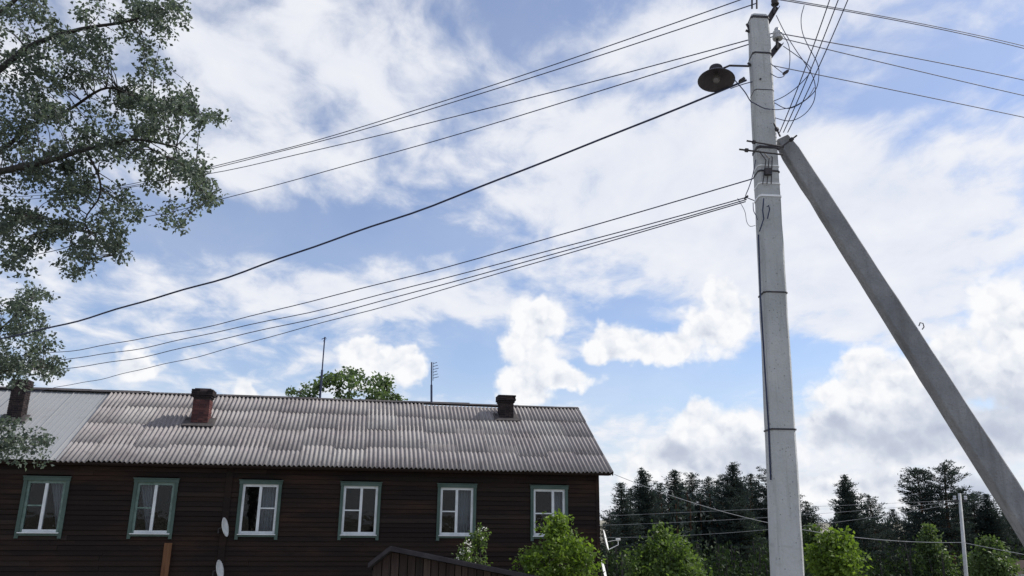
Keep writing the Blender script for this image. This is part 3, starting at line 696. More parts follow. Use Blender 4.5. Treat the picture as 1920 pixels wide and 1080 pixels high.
fs = [(i * 8 + k, i * 8 + (k + 1) % 8, i * 8 + 8 + (k + 1) % 8, i * 8 + 8 + k) for i in range(len(zs) - 1) for k in range(8)] + [tuple((len(zs) - 1) * 8 + k for k in range(8))]
mb.add(vs, fs); mb.build('shaft', M['concrete'], pole)
def zpy(py): return at(1420 + (py - 34) * 55 / 1046, py, PY).z
def band(py, h, m_, nm='band', off=.004, r_=None):
    z0 = zpy(py); mb = MB(); h2 = h / 2
    s0, s1 = section(z0 - h2), section(z0 + h2)
    c0, c1 = pole_pt(z0 - h2) - O, pole_pt(z0 + h2) - O
    g = lambda v, c, o_: c + (v - c) * (1 + o_ / .09)
    vs = [g(v, c0, off) for v in s0] + [g(v, c1, off) for v in s1] + [g(v, c0, -.006) for v in s0] + [g(v, c1, -.006) for v in s1]
    fs = []
    for k in range(8):
        k2 = (k + 1) % 8; fs += [(k, k2, 8 + k2, 8 + k), (16 + k, 24 + k, 24 + k2, 16 + k2), (8 + k, 8 + k2, 24 + k2, 24 + k), (k, 16 + k, 16 + k2, k2)]
    mb.add(vs, fs); return mb.build(nm, m_, pole)
band(41, .020, M['steel']); band(108, .014, M['steel']); band(177, .007, M['steel'], 'wire_band', .003)
band(318, .010, M['band']); band(328, .012, M['steel'], off=.006); band(351, .010, M['band']); band(374, .016, M['band'], off=.006)
band(553, .010, M['steel'], 'wire_band', .006); band(807, .011, M['steel'], 'wire_band', .006)
band(284, .022, M['steel'], 'clamp_band', .006)
def rel(px, py, Y=PY): return at(px, py, Y) - O
# angled arms with pins and insulators
def arm(p0, p1, w_):
    a, c = rel(*p0, PY - .02), rel(*p1, PY - .02); d = (c - a); L = d.length; mid = (a + c) / 2
    rot = d.to_track_quat('Z', 'Y').to_matrix(); mb = MB()
    mb.box(mid, (w_, .006, L), rot); mb.box(mid + rot @ Vector((w_ / 2 - .003, .024, 0)), (.006, .042, L - .002), rot)
    return mb.build('arm', M['steel'], pole)
def insulator(px, py, m_=None, base=None, s=1.0):
    b_ = rel(px, py, PY - .02); mb = MB()
    mb.lathe([(.001, .062), (.012, .062), (.018, .05), (.014, .040), (.028, .032), (.030, .012), (.022, .004), (.034, -.012), (.030, -.022), (.012, -.02), (.001, -.02)], 18, None)
    mb.v = [tuple(Vector(v) * s + b_) for v in mb.v]; a = mb.build('insulator', m_ or M['porcelain'], pole, True)
    mb = MB(); q_ = rel(*base, PY - .02); mb.tube([b_ + Vector((0, 0, -.01)), (b_ + q_) / 2 + Vector((-.004, 0, 0)), q_], .011, 8); mb.build('pin', M['steel'], a)
arm((1438, 52), (1461, 13), .032); arm((1444, 112), (1468, 82), .032)
insulator(1453, 5, M['steel'], (1452, 26)); insulator(1458, 68, None, (1457, 92), 1.3)
for px in (1410, 1419):
    mb = MB(); mb.tube([rel(px, 16), rel(px, -12)], .008, 6); mb.lathe([(.001, .05), (.014, .05), (.02, .03), (.026, .0), (.012, -.01)], 12, None); n0 = len(mb.v) - 60
    q_ = rel(px, -10); mb.v = mb.v[:n0] + [tuple(Vector(v) + q_) for v in mb.v[n0:]]; mb.build('top_pin', M['steel'], pole)
for (a, c) in (((1400, 45), (1407, 58)), ((1398, 57), (1406, 60)), ((1402, 118), (1410, 124))):
    mb = MB(); mb.tube([rel(*a), rel(*c)], .010, 6); mb.build('bolt', M['steel'], pole)
# brace clamp: bolts through the pole head
for (a, c) in (((1400, 264), (1470, 276)), ((1386, 280), (1468, 290)), ((1451, 231), (1463, 256)), ((1494, 254), (1460, 280))):
    A, C_ = rel(*a, PY - .12), rel(*c, PY - .12); mb = MB(); mb.tube([A, C_], .007, 6); u = (C_ - A).normalized(); mb.tube([A + u * .045, A + u * .07], .016, 6); mb.build('bolt', M['steel'], pole)
mb = MB(); mb.box(rel(1440, 322, PY - .10), (.05, .03, .055)); mb.build('anchor_clamp', M['steel'], pole)
mb = MB()
for k in range(3): mb.tube([rel(1422 + 12 * k, 282 + 6 * k, PY - .105), rel(1436 + 6 * k, 300 - 3 * k, PY - .108), rel(1430 + 8 * k, 345, PY - .10)], .004, 5)
mb.build('tie_wire', M['steel'], pole)
mb = MB(); mb.tube([rel(1432, 372, PY - .11), rel(1430, 395, PY - .115), rel(1432, 410, PY - .115), rel(1424, 434, PY - .11)], .005, 6); mb.build('cable_tail', M['wire'], pole)
mb = MB(); mb.tube([rel(1438, 388, PY - .112), rel(1441, 385, PY - .115), rel(1443, 392, PY - .115), rel(1439, 410, PY - .11)], .005, 6); mb.build('cable_tail', M['wire'], pole)
mb = MB(); mb.tube([rel(1422, 440, PY - .09), rel(1426, 560, PY - .08), rel(1434, 690, PY - .07), rel(1441, 800, PY - .07), rel(1445, 900, PY - .06)], .006, 6); mb.build('down_cable', M['wire'], pole)
mb = MB(); mb.tube([rel(1461, 500, PY + .02), rel(1473, 620, PY + .02), rel(1478, 680, PY), rel(1480, 705, PY), rel(1481, 760, PY + .02), rel(1486, 880, PY + .02)], .006, 6); mb.build('down_cable', M['wire'], pole)
mb = MB(); mb.box(rel(1426, 148, PY - .085), (.012, .01, .012)); mb.build('bolt', M['steel'], pole)

# brace pole
B0, B1 = at(1466, 262, PY + .02), at(1912, 960, PY - .25)
bd = (B1 - B0).normalized(); tg = B0.z / -bd.z
B2 = B0 + bd * (tg + .4)
brace = tag(empty('brace_pole', B0 + bd * tg), 'leaning concrete brace pole propping up the tall power pole', 'brace pole')
LB = (B2 - B0).length; OB = B0 + bd * tg
rotb = bd.to_track_quat('Z', 'Y').to_matrix()
ey = rotb.inverted() @ Vector((0, -1, 0)); ang0 = math.atan2(ey.y, ey.x)
mb = MB(); nn = 60; vs = []
TURN = R(98)
for i in range(nn + 1):
    u = i / nn; s_ = u * LB; w_ = (.122 + .0085 * s_) / 2
    c_ = .008
    pts = [(-w_ + c_, -w_), (w_ - c_, -w_), (w_, -w_ + c_), (w_, w_ - c_), (w_ - c_, w_), (-w_ + c_, w_), (-w_, w_ - c_), (-w_, -w_ + c_)]
    a = ang0 + R(90) + TURN
    for (x, y) in pts:
        jx = random.uniform(-.0014, .0014); jy = random.uniform(-.0014, .0014)
        if i > 3 and random.random() < .05: jx *= 3; jy *= 3
        v = Vector(((x + jx) * math.cos(a) - (y + jy) * math.sin(a), (x + jx) * math.sin(a) + (y + jy) * math.cos(a), s_))
        if i == 0: v.x *= .8; v.y *= .8
        vs.append(B0 + rotb @ v - OB)
fs = [(i * 8 + k, i * 8 + 8 + k, i * 8 + 8 + (k + 1) % 8, i * 8 + (k + 1) % 8) for i in range(nn) for k in range(8)] + [tuple(range(8)), tuple(nn * 8 + 7 - k for k in range(8))]
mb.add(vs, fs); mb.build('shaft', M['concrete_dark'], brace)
q_ = at(1728, 610, PY - .2) - OB; mb = MB()
mb.tube([q_ + Vector((-.02, 0, -.005)), q_ + Vector((-.008, 0, .02)), q_ + Vector((.012, 0, .015)), q_ + Vector((.016, 0, -.012)), q_ + Vector((.0, 0, -.03))], .004, 6); mb.build('lifting_loop', M['steel'], brace)

# lamp
lp = at(1343, 148, PY)
lamp = tag(empty('street_lamp', lp), 'old street lamp with a wide dark shade on the pole', 'street lamp')
Rl = 0.148
TL = Matrix.Rotation(R(-8), 3, 'X') @ Matrix.Rotation(R(4), 3, 'Y')
def lathe_at(prof, m_, nm, par, n=32):
    mb = MB(); mb.lathe(prof, n, TL); return mb.build(nm, m_, par, True)
sh = lathe_at([(.040, .078), (.052, .062), (.075, .047), (.115, .022), (Rl, -.010), (Rl + .003, -.016)], M['enamel'], 'shade', lamp)
lathe_at([(Rl + .002, -.0165), (Rl - .003, -.013), (.112, .017), (.074, .041), (.050, .056), (.002, .058)], M['lamp_inside'], 'reflector', sh)
lathe_at([(.001, .125), (.030, .125), (.052, .118), (.056, .105), (.040, .098), (.040, .074)], M['enamel'], 'cap', lamp)
lathe_at([(.001, -.035), (.02, -.03), (.03, -.012), (.03, .012), (.016, .04), (.014, .06)], M['bulb'], 'bulb', lamp)
mb = MB(); mb.tube([TL @ Vector((0, 0, .108)), TL @ Vector((.06, 0, .115)), at(1368, 123, PY) - lp, at(1405, 124, PY) - lp], .009, 8); mb.build('arm', M['steel'], lamp)
mb = MB(); mb.tube([TL @ Vector((.05, 0, .10)), TL @ Vector((.075, 0, .085)), TL @ Vector((.085, 0, .045))], .006, 6); mb.build('bracket', M['steel'], lamp)

# ------------------------------------------------------------------ overhead wires
def catrom(P, n=10):
    P = [Vector(p) for p in P]; Q = [P[0] * 2 - P[1]] + P + [P[-1] * 2 - P[-2]]; out = []
    for i in range(1, len(Q) - 2):
        for k in range(n):
            t = k / n; a, b_, c, d = Q[i - 1:i + 3]
            out.append(.5 * ((2 * b_) + (c - a) * t + (2 * a - 5 * b_ + 4 * c - d) * t * t + (3 * b_ - a - 3 * c + d) * t ** 3))
    return out + [P[-1]]
def wire(A, B, midpx, r_, lab, grp, m_='wire', nm='overhead_wire', cat='wire', rB=None, n=48):
    def curve(s): return [A.lerp(B, k / n) - Vector((0, 0, 4 * s * (k / n) * (1 - k / n))) for k in range(n + 1)]
    lo, hi = -.5, 6.0
    for _ in range(40):
        s = (lo + hi) / 2; c = curve(s); best = None
        for a, b_ in zip(c, c[1:]):
            pa, pb = proj(a), proj(b_)
            if min(pa[0], pb[0]) <= midpx[0] <= max(pa[0], pb[0]):
                t = (midpx[0] - pa[0]) / (pb[0] - pa[0] + 1e-9); best = pa[1] + (pb[1] - pa[1]) * t; break
        if best is None: s = 0.1; break
        if best < midpx[1]: lo = s
        else: hi = s
    c = curve(s); mb = MB(); ph = random.uniform(0, 6.28); am = (min(.013, (B - A).length * .0009) if grp in (g1, g2, 'service cables on the left') else .0)
    c = [p + Vector((0, 0, am * math.sin(math.pi * k / n) * (math.sin(k * .55 + ph) + .6 * math.sin(k * 1.17 + 2 * ph)))) for k, p in enumerate(c)]
    rs = [r_ + ((rB or r_) - r_) * k / n for k in range(n + 1)]
    mb.tube([p - A for p in c], rs, 6); o = mb.build(nm, M[m_]); o.location = A
    return tag(o, lab, cat, grp)
g2 = 'thin service wires fanning left from the white banded part of the pole'
g1 = 'power wires running left from the pole top'
FY = 30
wire(at(1410, -8, PY), at(-130, 318, FY), (799, 200), .0047, 'uppermost of the power wires running left from the pole', g1, rB=.0095)
wire(at(1419, 6, PY), at(-130, 333, FY), (799, 207), .0047, 'second power wire from the top, running left just under the uppermost', g1, rB=.0095)
wire(at(1458, 60, PY - .02), at(-130, 362, FY), (862, 217), .0047, 'third power wire from the top, leaving the pole above the lamp', g1, rB=.0095)
wire(at(1458, 66, PY - .02), at(-130, 440, FY), (862, 250), .0047, 'fourth power wire from the top, the lowest of the upper four', g1, rB=.0095)
wire(at(1400, 150, PY), at(-120, 660, 12), (690, 428), .0085, 'thick black cable running alone down to the left from below the lamp', 'service cables on the left', nm='overhead_cable', cat='cable', rB=.012)
g2 = 'thin service wires fanning left from the white banded part of the pole'
wire(at(1412, 335, PY - .05), at(-90, 668, 22), (750, 523), .0047, 'top wire of the lower fan that leaves the pole at the white bands', g2, rB=.0088)
wire(at(1400, 370, PY - .05), at(-90, 690, 22), (750, 543), .0043, 'second wire of the lower fan that leaves the pole at the white bands', g2, rB=.0088)
wire(at(1400, 374, PY - .05), at(-90, 708, 22), (750, 555), .0043, 'third wire of the lower fan that leaves the pole at the white bands', g2, rB=.0088)
wire(at(1398, 378, PY - .05), hw(*(roof_hit(30, 748) + Vector((0, 0, .2)))), (600, 607), .0043, 'lowest wire of the lower fan, ending at the soot black chimney', g2, rB=.0088)
g3 = 'power wires running right from the pole top'
wire(at(1453, -2, PY - .02), at(2080, 139, 14), (1700, 42), .0045, 'uppermost wire running right from the pole top', g3, rB=.008)
wire(at(1470, -2, PY + .1), at(2080, 132, 14.5), (1700, 39), .0040, 'wire twisted beside the uppermost wire on the right', g3, rB=.007)
wire(at(1458, 62, PY - .02), at(2080, 188, 14), (1700, 106), .0045, 'second wire running right, leaving at the pale insulator', g3, rB=.008)
wire(at(1458, 70, PY - .02), at(2080, 214, 14), (1700, 128), .0040, 'third wire running right, just below the pale insulator', g3, rB=.008)
wire(at(1444, 122, PY), at(2080, 255, 14), (1700, 174), .0040, 'lowest wire running right from below the arms of the pole', g3, rB=.008)
g4 = 'steep wires rising from the head of the brace pole'
for (x0, x1, lab) in ((1462, 1552, 'left of the three steep wires rising beside the pole'), (1469, 1568, 'middle of the three steep wires rising beside the pole'), (1477, 1586, 'right one of the three steep wires rising beside the pole')):
    A = at(x0, 248, PY); B = at(x1 + (x1 - x0) * .55, -138, 3.6)
    wire(A, B, ((x0 * .48 + x1 * .52) + 4, 120), .0042, lab, g4, rB=.0032)
g5 = 'slack wire loops beside the pole top'
zp = lambda L: [(1280 + x / 4.5, y / 4.5) for x, y in L]
def loop(pts, lab, r_=.0034, Y0=PY - .05, Y1=PY - .15, px=False):
    pp = pts if px else zp(pts); n = len(pp)
    P = [at(x, y, Y0 + (Y1 - Y0) * math.sin(math.pi * i / (n - 1))) for i, (x, y) in enumerate(pp)]
    c = catrom(P, 8); mb = MB(); mb.tube([p - P[0] for p in c], r_, 6); o = mb.build('loop_wire', M['wire']); o.location = P[0]
    tag(o, lab, 'wire', g5)
loop([(1025, 45), (1000, 150), (1010, 270), (1060, 390), (1130, 520), (1150, 620), (1120, 760), (1000, 870), (880, 915), (760, 860)], 'widest slack loop hanging from the upper right wire back to the pole')
loop([(790, 130), (860, 270), (960, 430), (1030, 530), (1100, 650), (1120, 760), (1100, 870), (1020, 970), (900, 1020), (745, 985)], 'lowest hanging slack loop right of the pole, starting under the top arm')
loop([(830, 270), (890, 370), (905, 480), (895, 590), (870, 612)], 'short wire bending from the pale insulator down to the black clamp')
loop([(728, 612), (800, 652), (850, 645), (870, 612)], 'small sagging wire between the pole and the black clamp')
loop([(735, 530), (790, 575), (850, 620)], 'short straight wire tail left of the black clamp', .003)
loop([(850, 390), (950, 460), (1040, 530), (1080, 600), (980, 720), (860, 810), (740, 865)], 'slack loop crossing the steep wires at mid height')
loop([(1110, 740), (1050, 830), (930, 900), (800, 925), (735, 918)], 'flat curved wire tail below the slack loops')
loop([(430, 665), (520, 770), (570, 850), (600, 868), (680, 910), (740, 922)], 'lamp cable drooping from the shade across the face of the pole', .0045, PY - .10, PY - .13)
loop([(1383, 372), (1396, 395), (1400, 415), (1406, 424), (1416, 423)], 'thin curl of wire left of the pole under the white bands', .0022, px=True)
loop([(1417, 300), (1411, 330), (1404, 352), (1398, 368), (1404, 372), (1414, 376)], 'knotted wire ends left of the pole at the white bands', .0036, px=True)
loop([(1412, 380), (1413, 395), (1418, 405), (1420, 412)], 'short drooping wire end on the left edge of the pole', .003, px=True)
for (px, py, w_, lab) in ((1473, 136, .045, 'black wire clamp hanging right of the pole'), (1391, 150, .05, 'black tension clamp holding the thick cable left of the pole'), (1399, 370, .03, 'small black wire clamp beside the white bands')):
    P = at(px, py, PY - .05); t = tag(empty('wire_clamp', P), lab, 'clamp')
    mb = MB(); rot = Matrix.Rotation(R(-35), 3, 'Y'); mb.box((0, 0, 0), (w_, .03, w_ * .42), rot); mb.build('body', M['steel'], t)
    mb = MB(); mb.tube([rot @ Vector((-w_ * .2, -.02, 0)), rot @ Vector((-w_ * .2, .02, 0))], w_ * .2, 8); mb.tube([rot @ Vector((w_ * .25, -.02, 0)), rot @ Vector((w_ * .25, .02, 0))], w_ * .2, 8); mb.build('bolt', M['steel'], t)
wire(at(1416, 152, PY - .05), at(1370, 166, PY + .3), (1393, 158), .004, 'short strap wire between the pole and the tension clamp', 'service cables on the left')

# far thin pole and the low cable
FPY = 27.0
fb, ft = at(1812, 1085, FPY), at(1799, 925, FPY)
fa = (ft - fb).normalized(); f0 = fb - fa * (fb.z / fa.z)
fp = tag(empty('utility_pole', f0), 'thin pale pole standing far right before the pines', 'utility pole')
mb = MB(); mb.tube([Vector((0, 0, 0)), ft - f0], [.072, .05], 10); mb.build('shaft', M['concrete'], fp, True)
mb = MB(); q_ = ft - f0 - Vector((0, 0, .25)); mb.box(q_, (.42, .05, .05)); mb.build('crossarm', M['steel'], fp)
for k in (-.18, .18):
    mb = MB(); mb.lathe([(.001, .14), (.03, .14), (.05, .09), (.03, .07), (.055, .03), (.02, .0)], 10); mb.v = [tuple(Vector(v) + q_ + Vector((k, 0, .035))) for v in mb.v]; mb.build('insulator', M['porcelain'], fp)
A, B = hw(RX1 + .05, -OV + .05, ZE - .05), at(1805, 1017, FPY - .1)
wire(A, B, (1330, 952), .010, 'pale twisted cable sagging from the house eave to the thin far pole', 'low pale cables on the right', 'wire_grey', 'overhead_cable', 'cable')
wire(B, at(2150, 1078, 24), (1880, 1032), .010, 'pale cable continuing right from the thin far pole', 'low pale cables on the right', 'wire_grey', 'overhead_cable', 'cable')
gl = 'faint wires crossing in front of the pines'
for k, (pa, pm, pb, lab) in enumerate((((1127, 968), (1300, 960), (1798, 938), 'highest of the faint wires before the pines'), ((1126, 985), (1300, 978), (1798, 940), 'second faint wire before the pines'), ((1126, 1008), (1300, 1003), (1798, 943), 'lowest faint wire before the pines'))):
    wire(wall_at(pa[0] - 4, pa[1], .05), at(pb[0], pb[1], FPY), pm, .005, lab, gl, 'wire_grey')

# ------------------------------------------------------------------ vegetation
def rv(n): 
    v = rng.normal(size=(n, 3)); return v / np.linalg.norm(v, axis=1, keepdims=True)
def leafy(name, root, limbs, clusters, leafL, leafW, per, spread, lmat, bmat, droop=0.15, twig_r=.006):
    """limbs: lists of world points with radii; clusters: world points; every cluster hangs on a twig from the nearest limb"""
    O_ = root.location
    mb = MB(); LP = []
    for pts, r0, r1 in limbs:
        c = catrom(pts, 6); n = len(c); LP += c[n // 5:]
        mb.tube([p - O_ for p in c], [r0 + (r1 - r0) * i / (n - 1) for i in range(n)], 7)
    mb.build('trunk', bmat, root, True)
    LPn = np.array([tuple(p) for p in LP]); tw = MB(); P, A, L = [], [], []
    for cpt in clusters:
        cpt = Vector(cpt); dd = np.linalg.norm((LPn - np.array(cpt)) * (1, .45, 1), axis=1); j = int(np.argmin(dd)); b0 = LP[j]
        dv = cpt - b0; m1 = b0 + dv * .5 + Vector((random.uniform(-1, 1), random.uniform(-1, 1), random.uniform(.0, 1))) * dv.length * .12
        c = catrom([b0, m1, cpt], 4)
        c = [p - O_ for p in c]
        tw.tube(c, [twig_r * (1.2 - i / len(c)) for i in range(len(c))], 4, False)
        base = np.array([tuple(p) for p in c[len(c) // 3:]])
        # side twigs
        n = int(per * random.uniform(.6, 1.4)); idx = rng.integers(0, len(base), n); off = rv(n) * (rng.random((n, 1)) ** .5) * spread * random.uniform(.7, 1.3); off[:, 2] *= .8
        late = rng.random(n) < .55; cn = np.array(tuple(cpt - O_))
        pp = np.where(late[:, None], cn + off, base[idx] + off * .75); P.append(pp)
        a = rv(n) + off / spread * .8; a[:, 2] -= droop * 3; A.append(a); L.append(leafL * rng.uniform(.65, 1.3, n))
    tag(tw.build('twigs', bmat, root), kind='stuff')
    o = leaf_mesh('foliage', np.concatenate(P), np.concatenate(A), np.concatenate(L), leafW, lmat, root); tag(o, kind='stuff')
    return o
# the big tree on the left
TY = 8.5
def pxc(L, Y): return [at(x, y, Y + d) for x, y, d in L]
blobs = [(60, 60, 110, 85, 16), (200, 50, 110, 60, 14), (300, 35, 50, 38, 6), (290, 100, 30, 35, 4), (130, 110, 85, 50, 10), (50, 150, 55, 50, 5), (-60, 100, 80, 100, 8),
         (270, 170, 55, 38, 7), (330, 195, 42, 30, 6), (392, 222, 26, 15, 3), (230, 215, 65, 35, 8), (110, 225, 80, 35, 7), (40, 215, 60, 45, 6), (300, 238, 45, 25, 4), (-60, 250, 80, 80, 8),
         (60, 295, 95, 40, 8), (180, 268, 65, 30, 6), (250, 290, 55, 28, 4), (345, 300, 32, 26, 4), (372, 340, 22, 28, 4), (393, 372, 12, 10, 2), (300, 330, 40, 20, 3),
         (60, 370, 95, 50, 11), (160, 345, 70, 32, 6), (230, 385, 34, 28, 4), (318, 398, 20, 18, 2), (334, 420, 8, 6, 1), (50, 430, 75, 42, 9), (130, 440, 55, 32, 6), (200, 430, 28, 30, 4), (218, 482, 12, 8, 1), (140, 488, 38, 20, 3), (35, 490, 45, 22, 4), (145, 508, 12, 6, 1), (-70, 400, 80, 100, 8)]
def sample(bl, Y, dY, k=1.0):
    out = []
    for (x, y, rx, ry, n) in bl:
        for _ in range(max(1, int(n * k + .5))):
            a = random.uniform(0, 2 * math.pi); q = math.sqrt(random.random()); out.append(at(x + rx * q * math.cos(a), y + ry * q * math.sin(a), Y + random.uniform(-dY, dY)))
    return out
troot = at(-330, 1080, TY + .4); troot.z = 0
tree = tag(empty('poplar_tree', troot), 'big dark leafed tree hanging its branches into the sky at upper left', 'tree')
limbs = [([troot + Vector((0, 0, -.2)), troot + Vector((.1, 0, 3)), at(-240, 500, TY), at(-210, 250, TY), at(-180, -60, TY), at(-150, -300, TY)], .24, .10),
         (pxc([(-215, 330, 0), (-60, 335, -.2), (0, 322, -.4), (90, 302, -.5), (160, 281, -.5), (250, 262, -.4), (330, 275, -.3)], TY), .055, .010),
         (pxc([(-210, 300, 0), (0, 130, .2), (60, 85, .3), (150, 55, .3), (240, 40, .2), (330, 12, .1)], TY), .05, .008),
         (pxc([(-215, 420, 0), (-20, 300, .5), (60, 235, .6), (130, 205, .6), (200, 165, .4), (270, 190, .2), (390, 225, .1)], TY), .035, .006),
         (pxc([(-220, 480, 0), (0, 425, .1), (60, 400, .2), (90, 420, .2), (200, 440, .2)], TY), .03, .006),
         (pxc([(160, 281, -.5), (185, 330, -.4), (186, 370, -.3), (160, 420, -.2), (215, 478, -.1)], TY), .016, .005),
         (pxc([(250, 262, -.4), (305, 290, -.3), (360, 320, -.2), (393, 370, -.2)], TY), .012, .005),
         (pxc([(-200, 160, 0), (-20, 40, -.4), (60, -20, -.5), (200, -60, -.5)], TY), .04, .01)]
leafy('poplar', tree, limbs, sample(blobs, TY, .9, 2.0), .049, .70, 64, .125, M['leaf_tree'], M['bark'], .12)
T2 = 13.0
bl2 = [(30, 570, 45, 32, 7), (80, 553, 18, 8, 2), (30, 640, 52, 45, 12), (80, 660, 30, 34, 6), (102, 688, 16, 18, 3), (25, 700, 45, 26, 7), (92, 708, 12, 10, 2), (-50, 640, 50, 80, 8), (50, 600, 40, 30, 6),
       (18, 815, 40, 30, 5), (60, 832, 24, 18, 2), (10, 850, 34, 12, 3), (88, 826, 8, 10, 1), (60, 864, 40, 4, 1), (-50, 830, 50, 50, 6)]
r2 = at(-150, 1080, T2); r2.z = 0
tree2 = tag(empty('birch_tree', r2), 'leafy tree at the left edge in front of the tin roof', 'tree')
leafy('birch', tree2, [([r2, r2 + Vector((0, 0, 3)), at(-140, 700, T2), at(-110, 500, T2), at(-90, 420, T2)], .13, .03),
                       (pxc([(-140, 720, 0), (-50, 660, 0), (20, 600, -.2), (60, 560, -.2)], T2), .03, .008), (pxc([(-145, 760, 0), (-40, 710, 0), (40, 690, -.2), (100, 690, -.2)], T2), .03, .006),
                       (pxc([(-145, 880, 0), (-60, 840, 0), (20, 820, -.2), (85, 830, -.2)], T2), .03, .006)], sample(bl2, T2, .9, 1.5), .064, .72, 52, .17, M['leaf_tree'], M['bark'], .12)

def shrub(name, lab, px, pytop, Y, wpx, lmat, leafL, nclus, per, cat='bush', grp=None, shape='round', flowers=0, zb=0.0, shoots=9):
    """an uneven bush: stems from the ground, shoots that poke out of the top"""
    top = at(px, pytop, Y); w_ = wpx * Y / F / 2
    root = tag(empty(name, (top.x, Y, zb)), lab, cat, grp); Hh = top.z - zb
    cl, limbs = [], []
    ns = 6 if shape != 'cone' else 1
    for k in range(ns):
        a = 2 * math.pi * k / ns + random.random(); rr = w_ * .5 if ns > 1 else 0
        tip = root.location + Vector((rr * math.cos(a), rr * math.sin(a) * .8, Hh * random.uniform(.75, .92) if ns > 1 else Hh * .97))
        limbs.append(([root.location + Vector((.1 * math.cos(a), .1 * math.sin(a), -.1)), root.location + Vector((rr * .3 * math.cos(a), rr * .3 * math.sin(a), Hh * .45)), tip], .03 + .004 * Hh, .006))
    # a bush is several mounds of different height that lean against each other, with hollows between
    nm_ = 1 if shape == 'cone' else random.randint(6, 8)
    mounds = []
    for k in range(nm_):
        a = 6.283 * k / nm_ + random.uniform(-.5, .5); q = 0 if k == 0 else w_ * random.uniform(.35, .72)
        mounds.append((q * math.cos(a), q * math.sin(a), w_ * random.uniform(.34, .52), Hh * (1.0 if k == 0 else random.uniform(.70, .95))))
    for i_ in range(nclus):
        if shape == 'cone':
            h = Hh * (1 - random.random() ** .8 * .8); a = random.uniform(0, 6.283); t = (Hh - h) / Hh
            lob = 1 + .24 * math.sin(3 * a + h * 2.1 + px) + .20 * math.sin(5 * a - h * 4.7)
            q = w_ * min(1, .05 + t * 1.3) * lob * random.random() ** .35
            cl.append(root.location + Vector((q * math.cos(a), q * math.sin(a), h - .06)))
        else:
            mx_, my_, mr, mt = mounds[i_ % nm_]
            v = Vector((random.gauss(0, 1), random.gauss(0, 1), random.gauss(.25, 1))).normalized() * random.random() ** .28
            cl.append(root.location + Vector((mx_ + v.x * mr, my_ + v.y * mr, mt - mr * 1.05 + v.z * mr * (1.0 if v.z > 0 else 1.9))))
    for _ in range(shoots):
        a = random.uniform(0, 6.283); q = w_ * random.uniform(.1, .8); h = Hh * (1 - .45 * (q / w_) ** 2) + random.uniform(.0, .12) * min(Hh, 2)
        for s_ in (0, .12, .24): cl.append(root.location + Vector((q * math.cos(a), q * math.sin(a), h - s_)))
    leafy(name, root, limbs, cl, leafL, .62, per, leafL * 2.5, lmat, M['bark'], .1, .006)
    if flowers:
        P, A = [], []
        for _ in range(flowers):
            c = cl[random.randrange(len(cl))] - root.location + Vector((random.uniform(-.1, .1), -random.uniform(0, .15), random.uniform(0, .15)))
            for _ in range(9): P.append(tuple(c + Vector((random.gauss(0, .03), random.gauss(0, .03), random.gauss(0, .03))))); A.append(rv(1)[0])
        tag(leaf_mesh('blossom', np.array(P), np.array(A), np.full(len(P), .05), .8, M['petal'], root), kind='stuff')
    return root
shrub('lilac_bush', 'large bright green bush in front of the rightmost house window', 1045, 978, 21, 150, M['leaf_bright'], .115, 190, 34, grp=None)
shrub('flowering_shrub', 'small yellow green shrub with white blossom below the fifth window', 902, 1000, 21.5, 52, M['leaf_mid'], .085, 34, 26, flowers=9, shoots=5)
shrub('flowering_shrub', 'tiny white flowering sprig just above the shed roof slope', 868, 1030, 21, 34, M['leaf_mid'], .08, 16, 18, flowers=12, shoots=3)
shrub('green_bush', 'dark green bush between the house corner and the tall power pole', 1255, 998, 24, 150, M['leaf_mid'], .12, 170, 34)
shrub('bright_bush', 'sunlit yellow green bush just right of the tall power pole', 1562, 1000, 17, 112, M['leaf_bright'], .095, 150, 34)
shrub('young_tree', 'young light green tree with a pointed top left of the thin far pole', 1740, 985, 46, 84, M['leaf_conifer'], .17, 170, 34, 'tree', None, 'cone', shoots=0)
shrub('young_tree', 'short green bushy tree right of the thin far pole', 1857, 1018, 38, 82, M['leaf_conifer'], .16, 120, 34, 'tree', None, 'round')
shrub('young_tree', 'dim green young tree close behind the left side of the power pole', 1400, 965, 60, 105, M['leaf_conifer'], .22, 150, 30, 'tree', None, 'cone', shoots=0)
shrub('young_tree', 'dim green young tree between the power pole and the sunlit bush', 1520, 985, 58, 90, M['leaf_conifer'], .22, 120, 30, 'tree', None, 'cone', shoots=0)

# tree behind the house ridge
BY = 42.0
tb = at(655, 1000, BY); tb.z = 0
tr = tag(empty('leafy_tree', tb), 'leafy tree top showing above the house ridge between the antennas', 'tree')
bl3 = [(655, 725, 62, 30, 20), (648, 705, 34, 16, 8), (585, 735, 34, 16, 7), (556, 738, 16, 14, 3), (715, 735, 34, 26, 9), (728, 718, 18, 12, 3), (745, 748, 24, 8, 3), (655, 760, 110, 20, 20), (625, 715, 22, 18, 5), (690, 712, 16, 10, 2)]
leafy('leafy', tr, [([tb, tb + Vector((0, 0, 4)), at(655, 800, BY), at(655, 715, BY)], .25, .03), (pxc([(655, 830, 0), (610, 770, 0), (560, 735, 0)], BY), .1, .02), (pxc([(655, 830, 0), (700, 770, 0), (730, 725, 0)], BY), .1, .02), (pxc([(655, 800, 0), (640, 750, 0), (630, 712, 0)], BY), .08, .02)],
      sample(bl3, BY, 1.6, .95), .19, .7, 44, .33, M['leaf_back'], M['bark'], .1, .02)

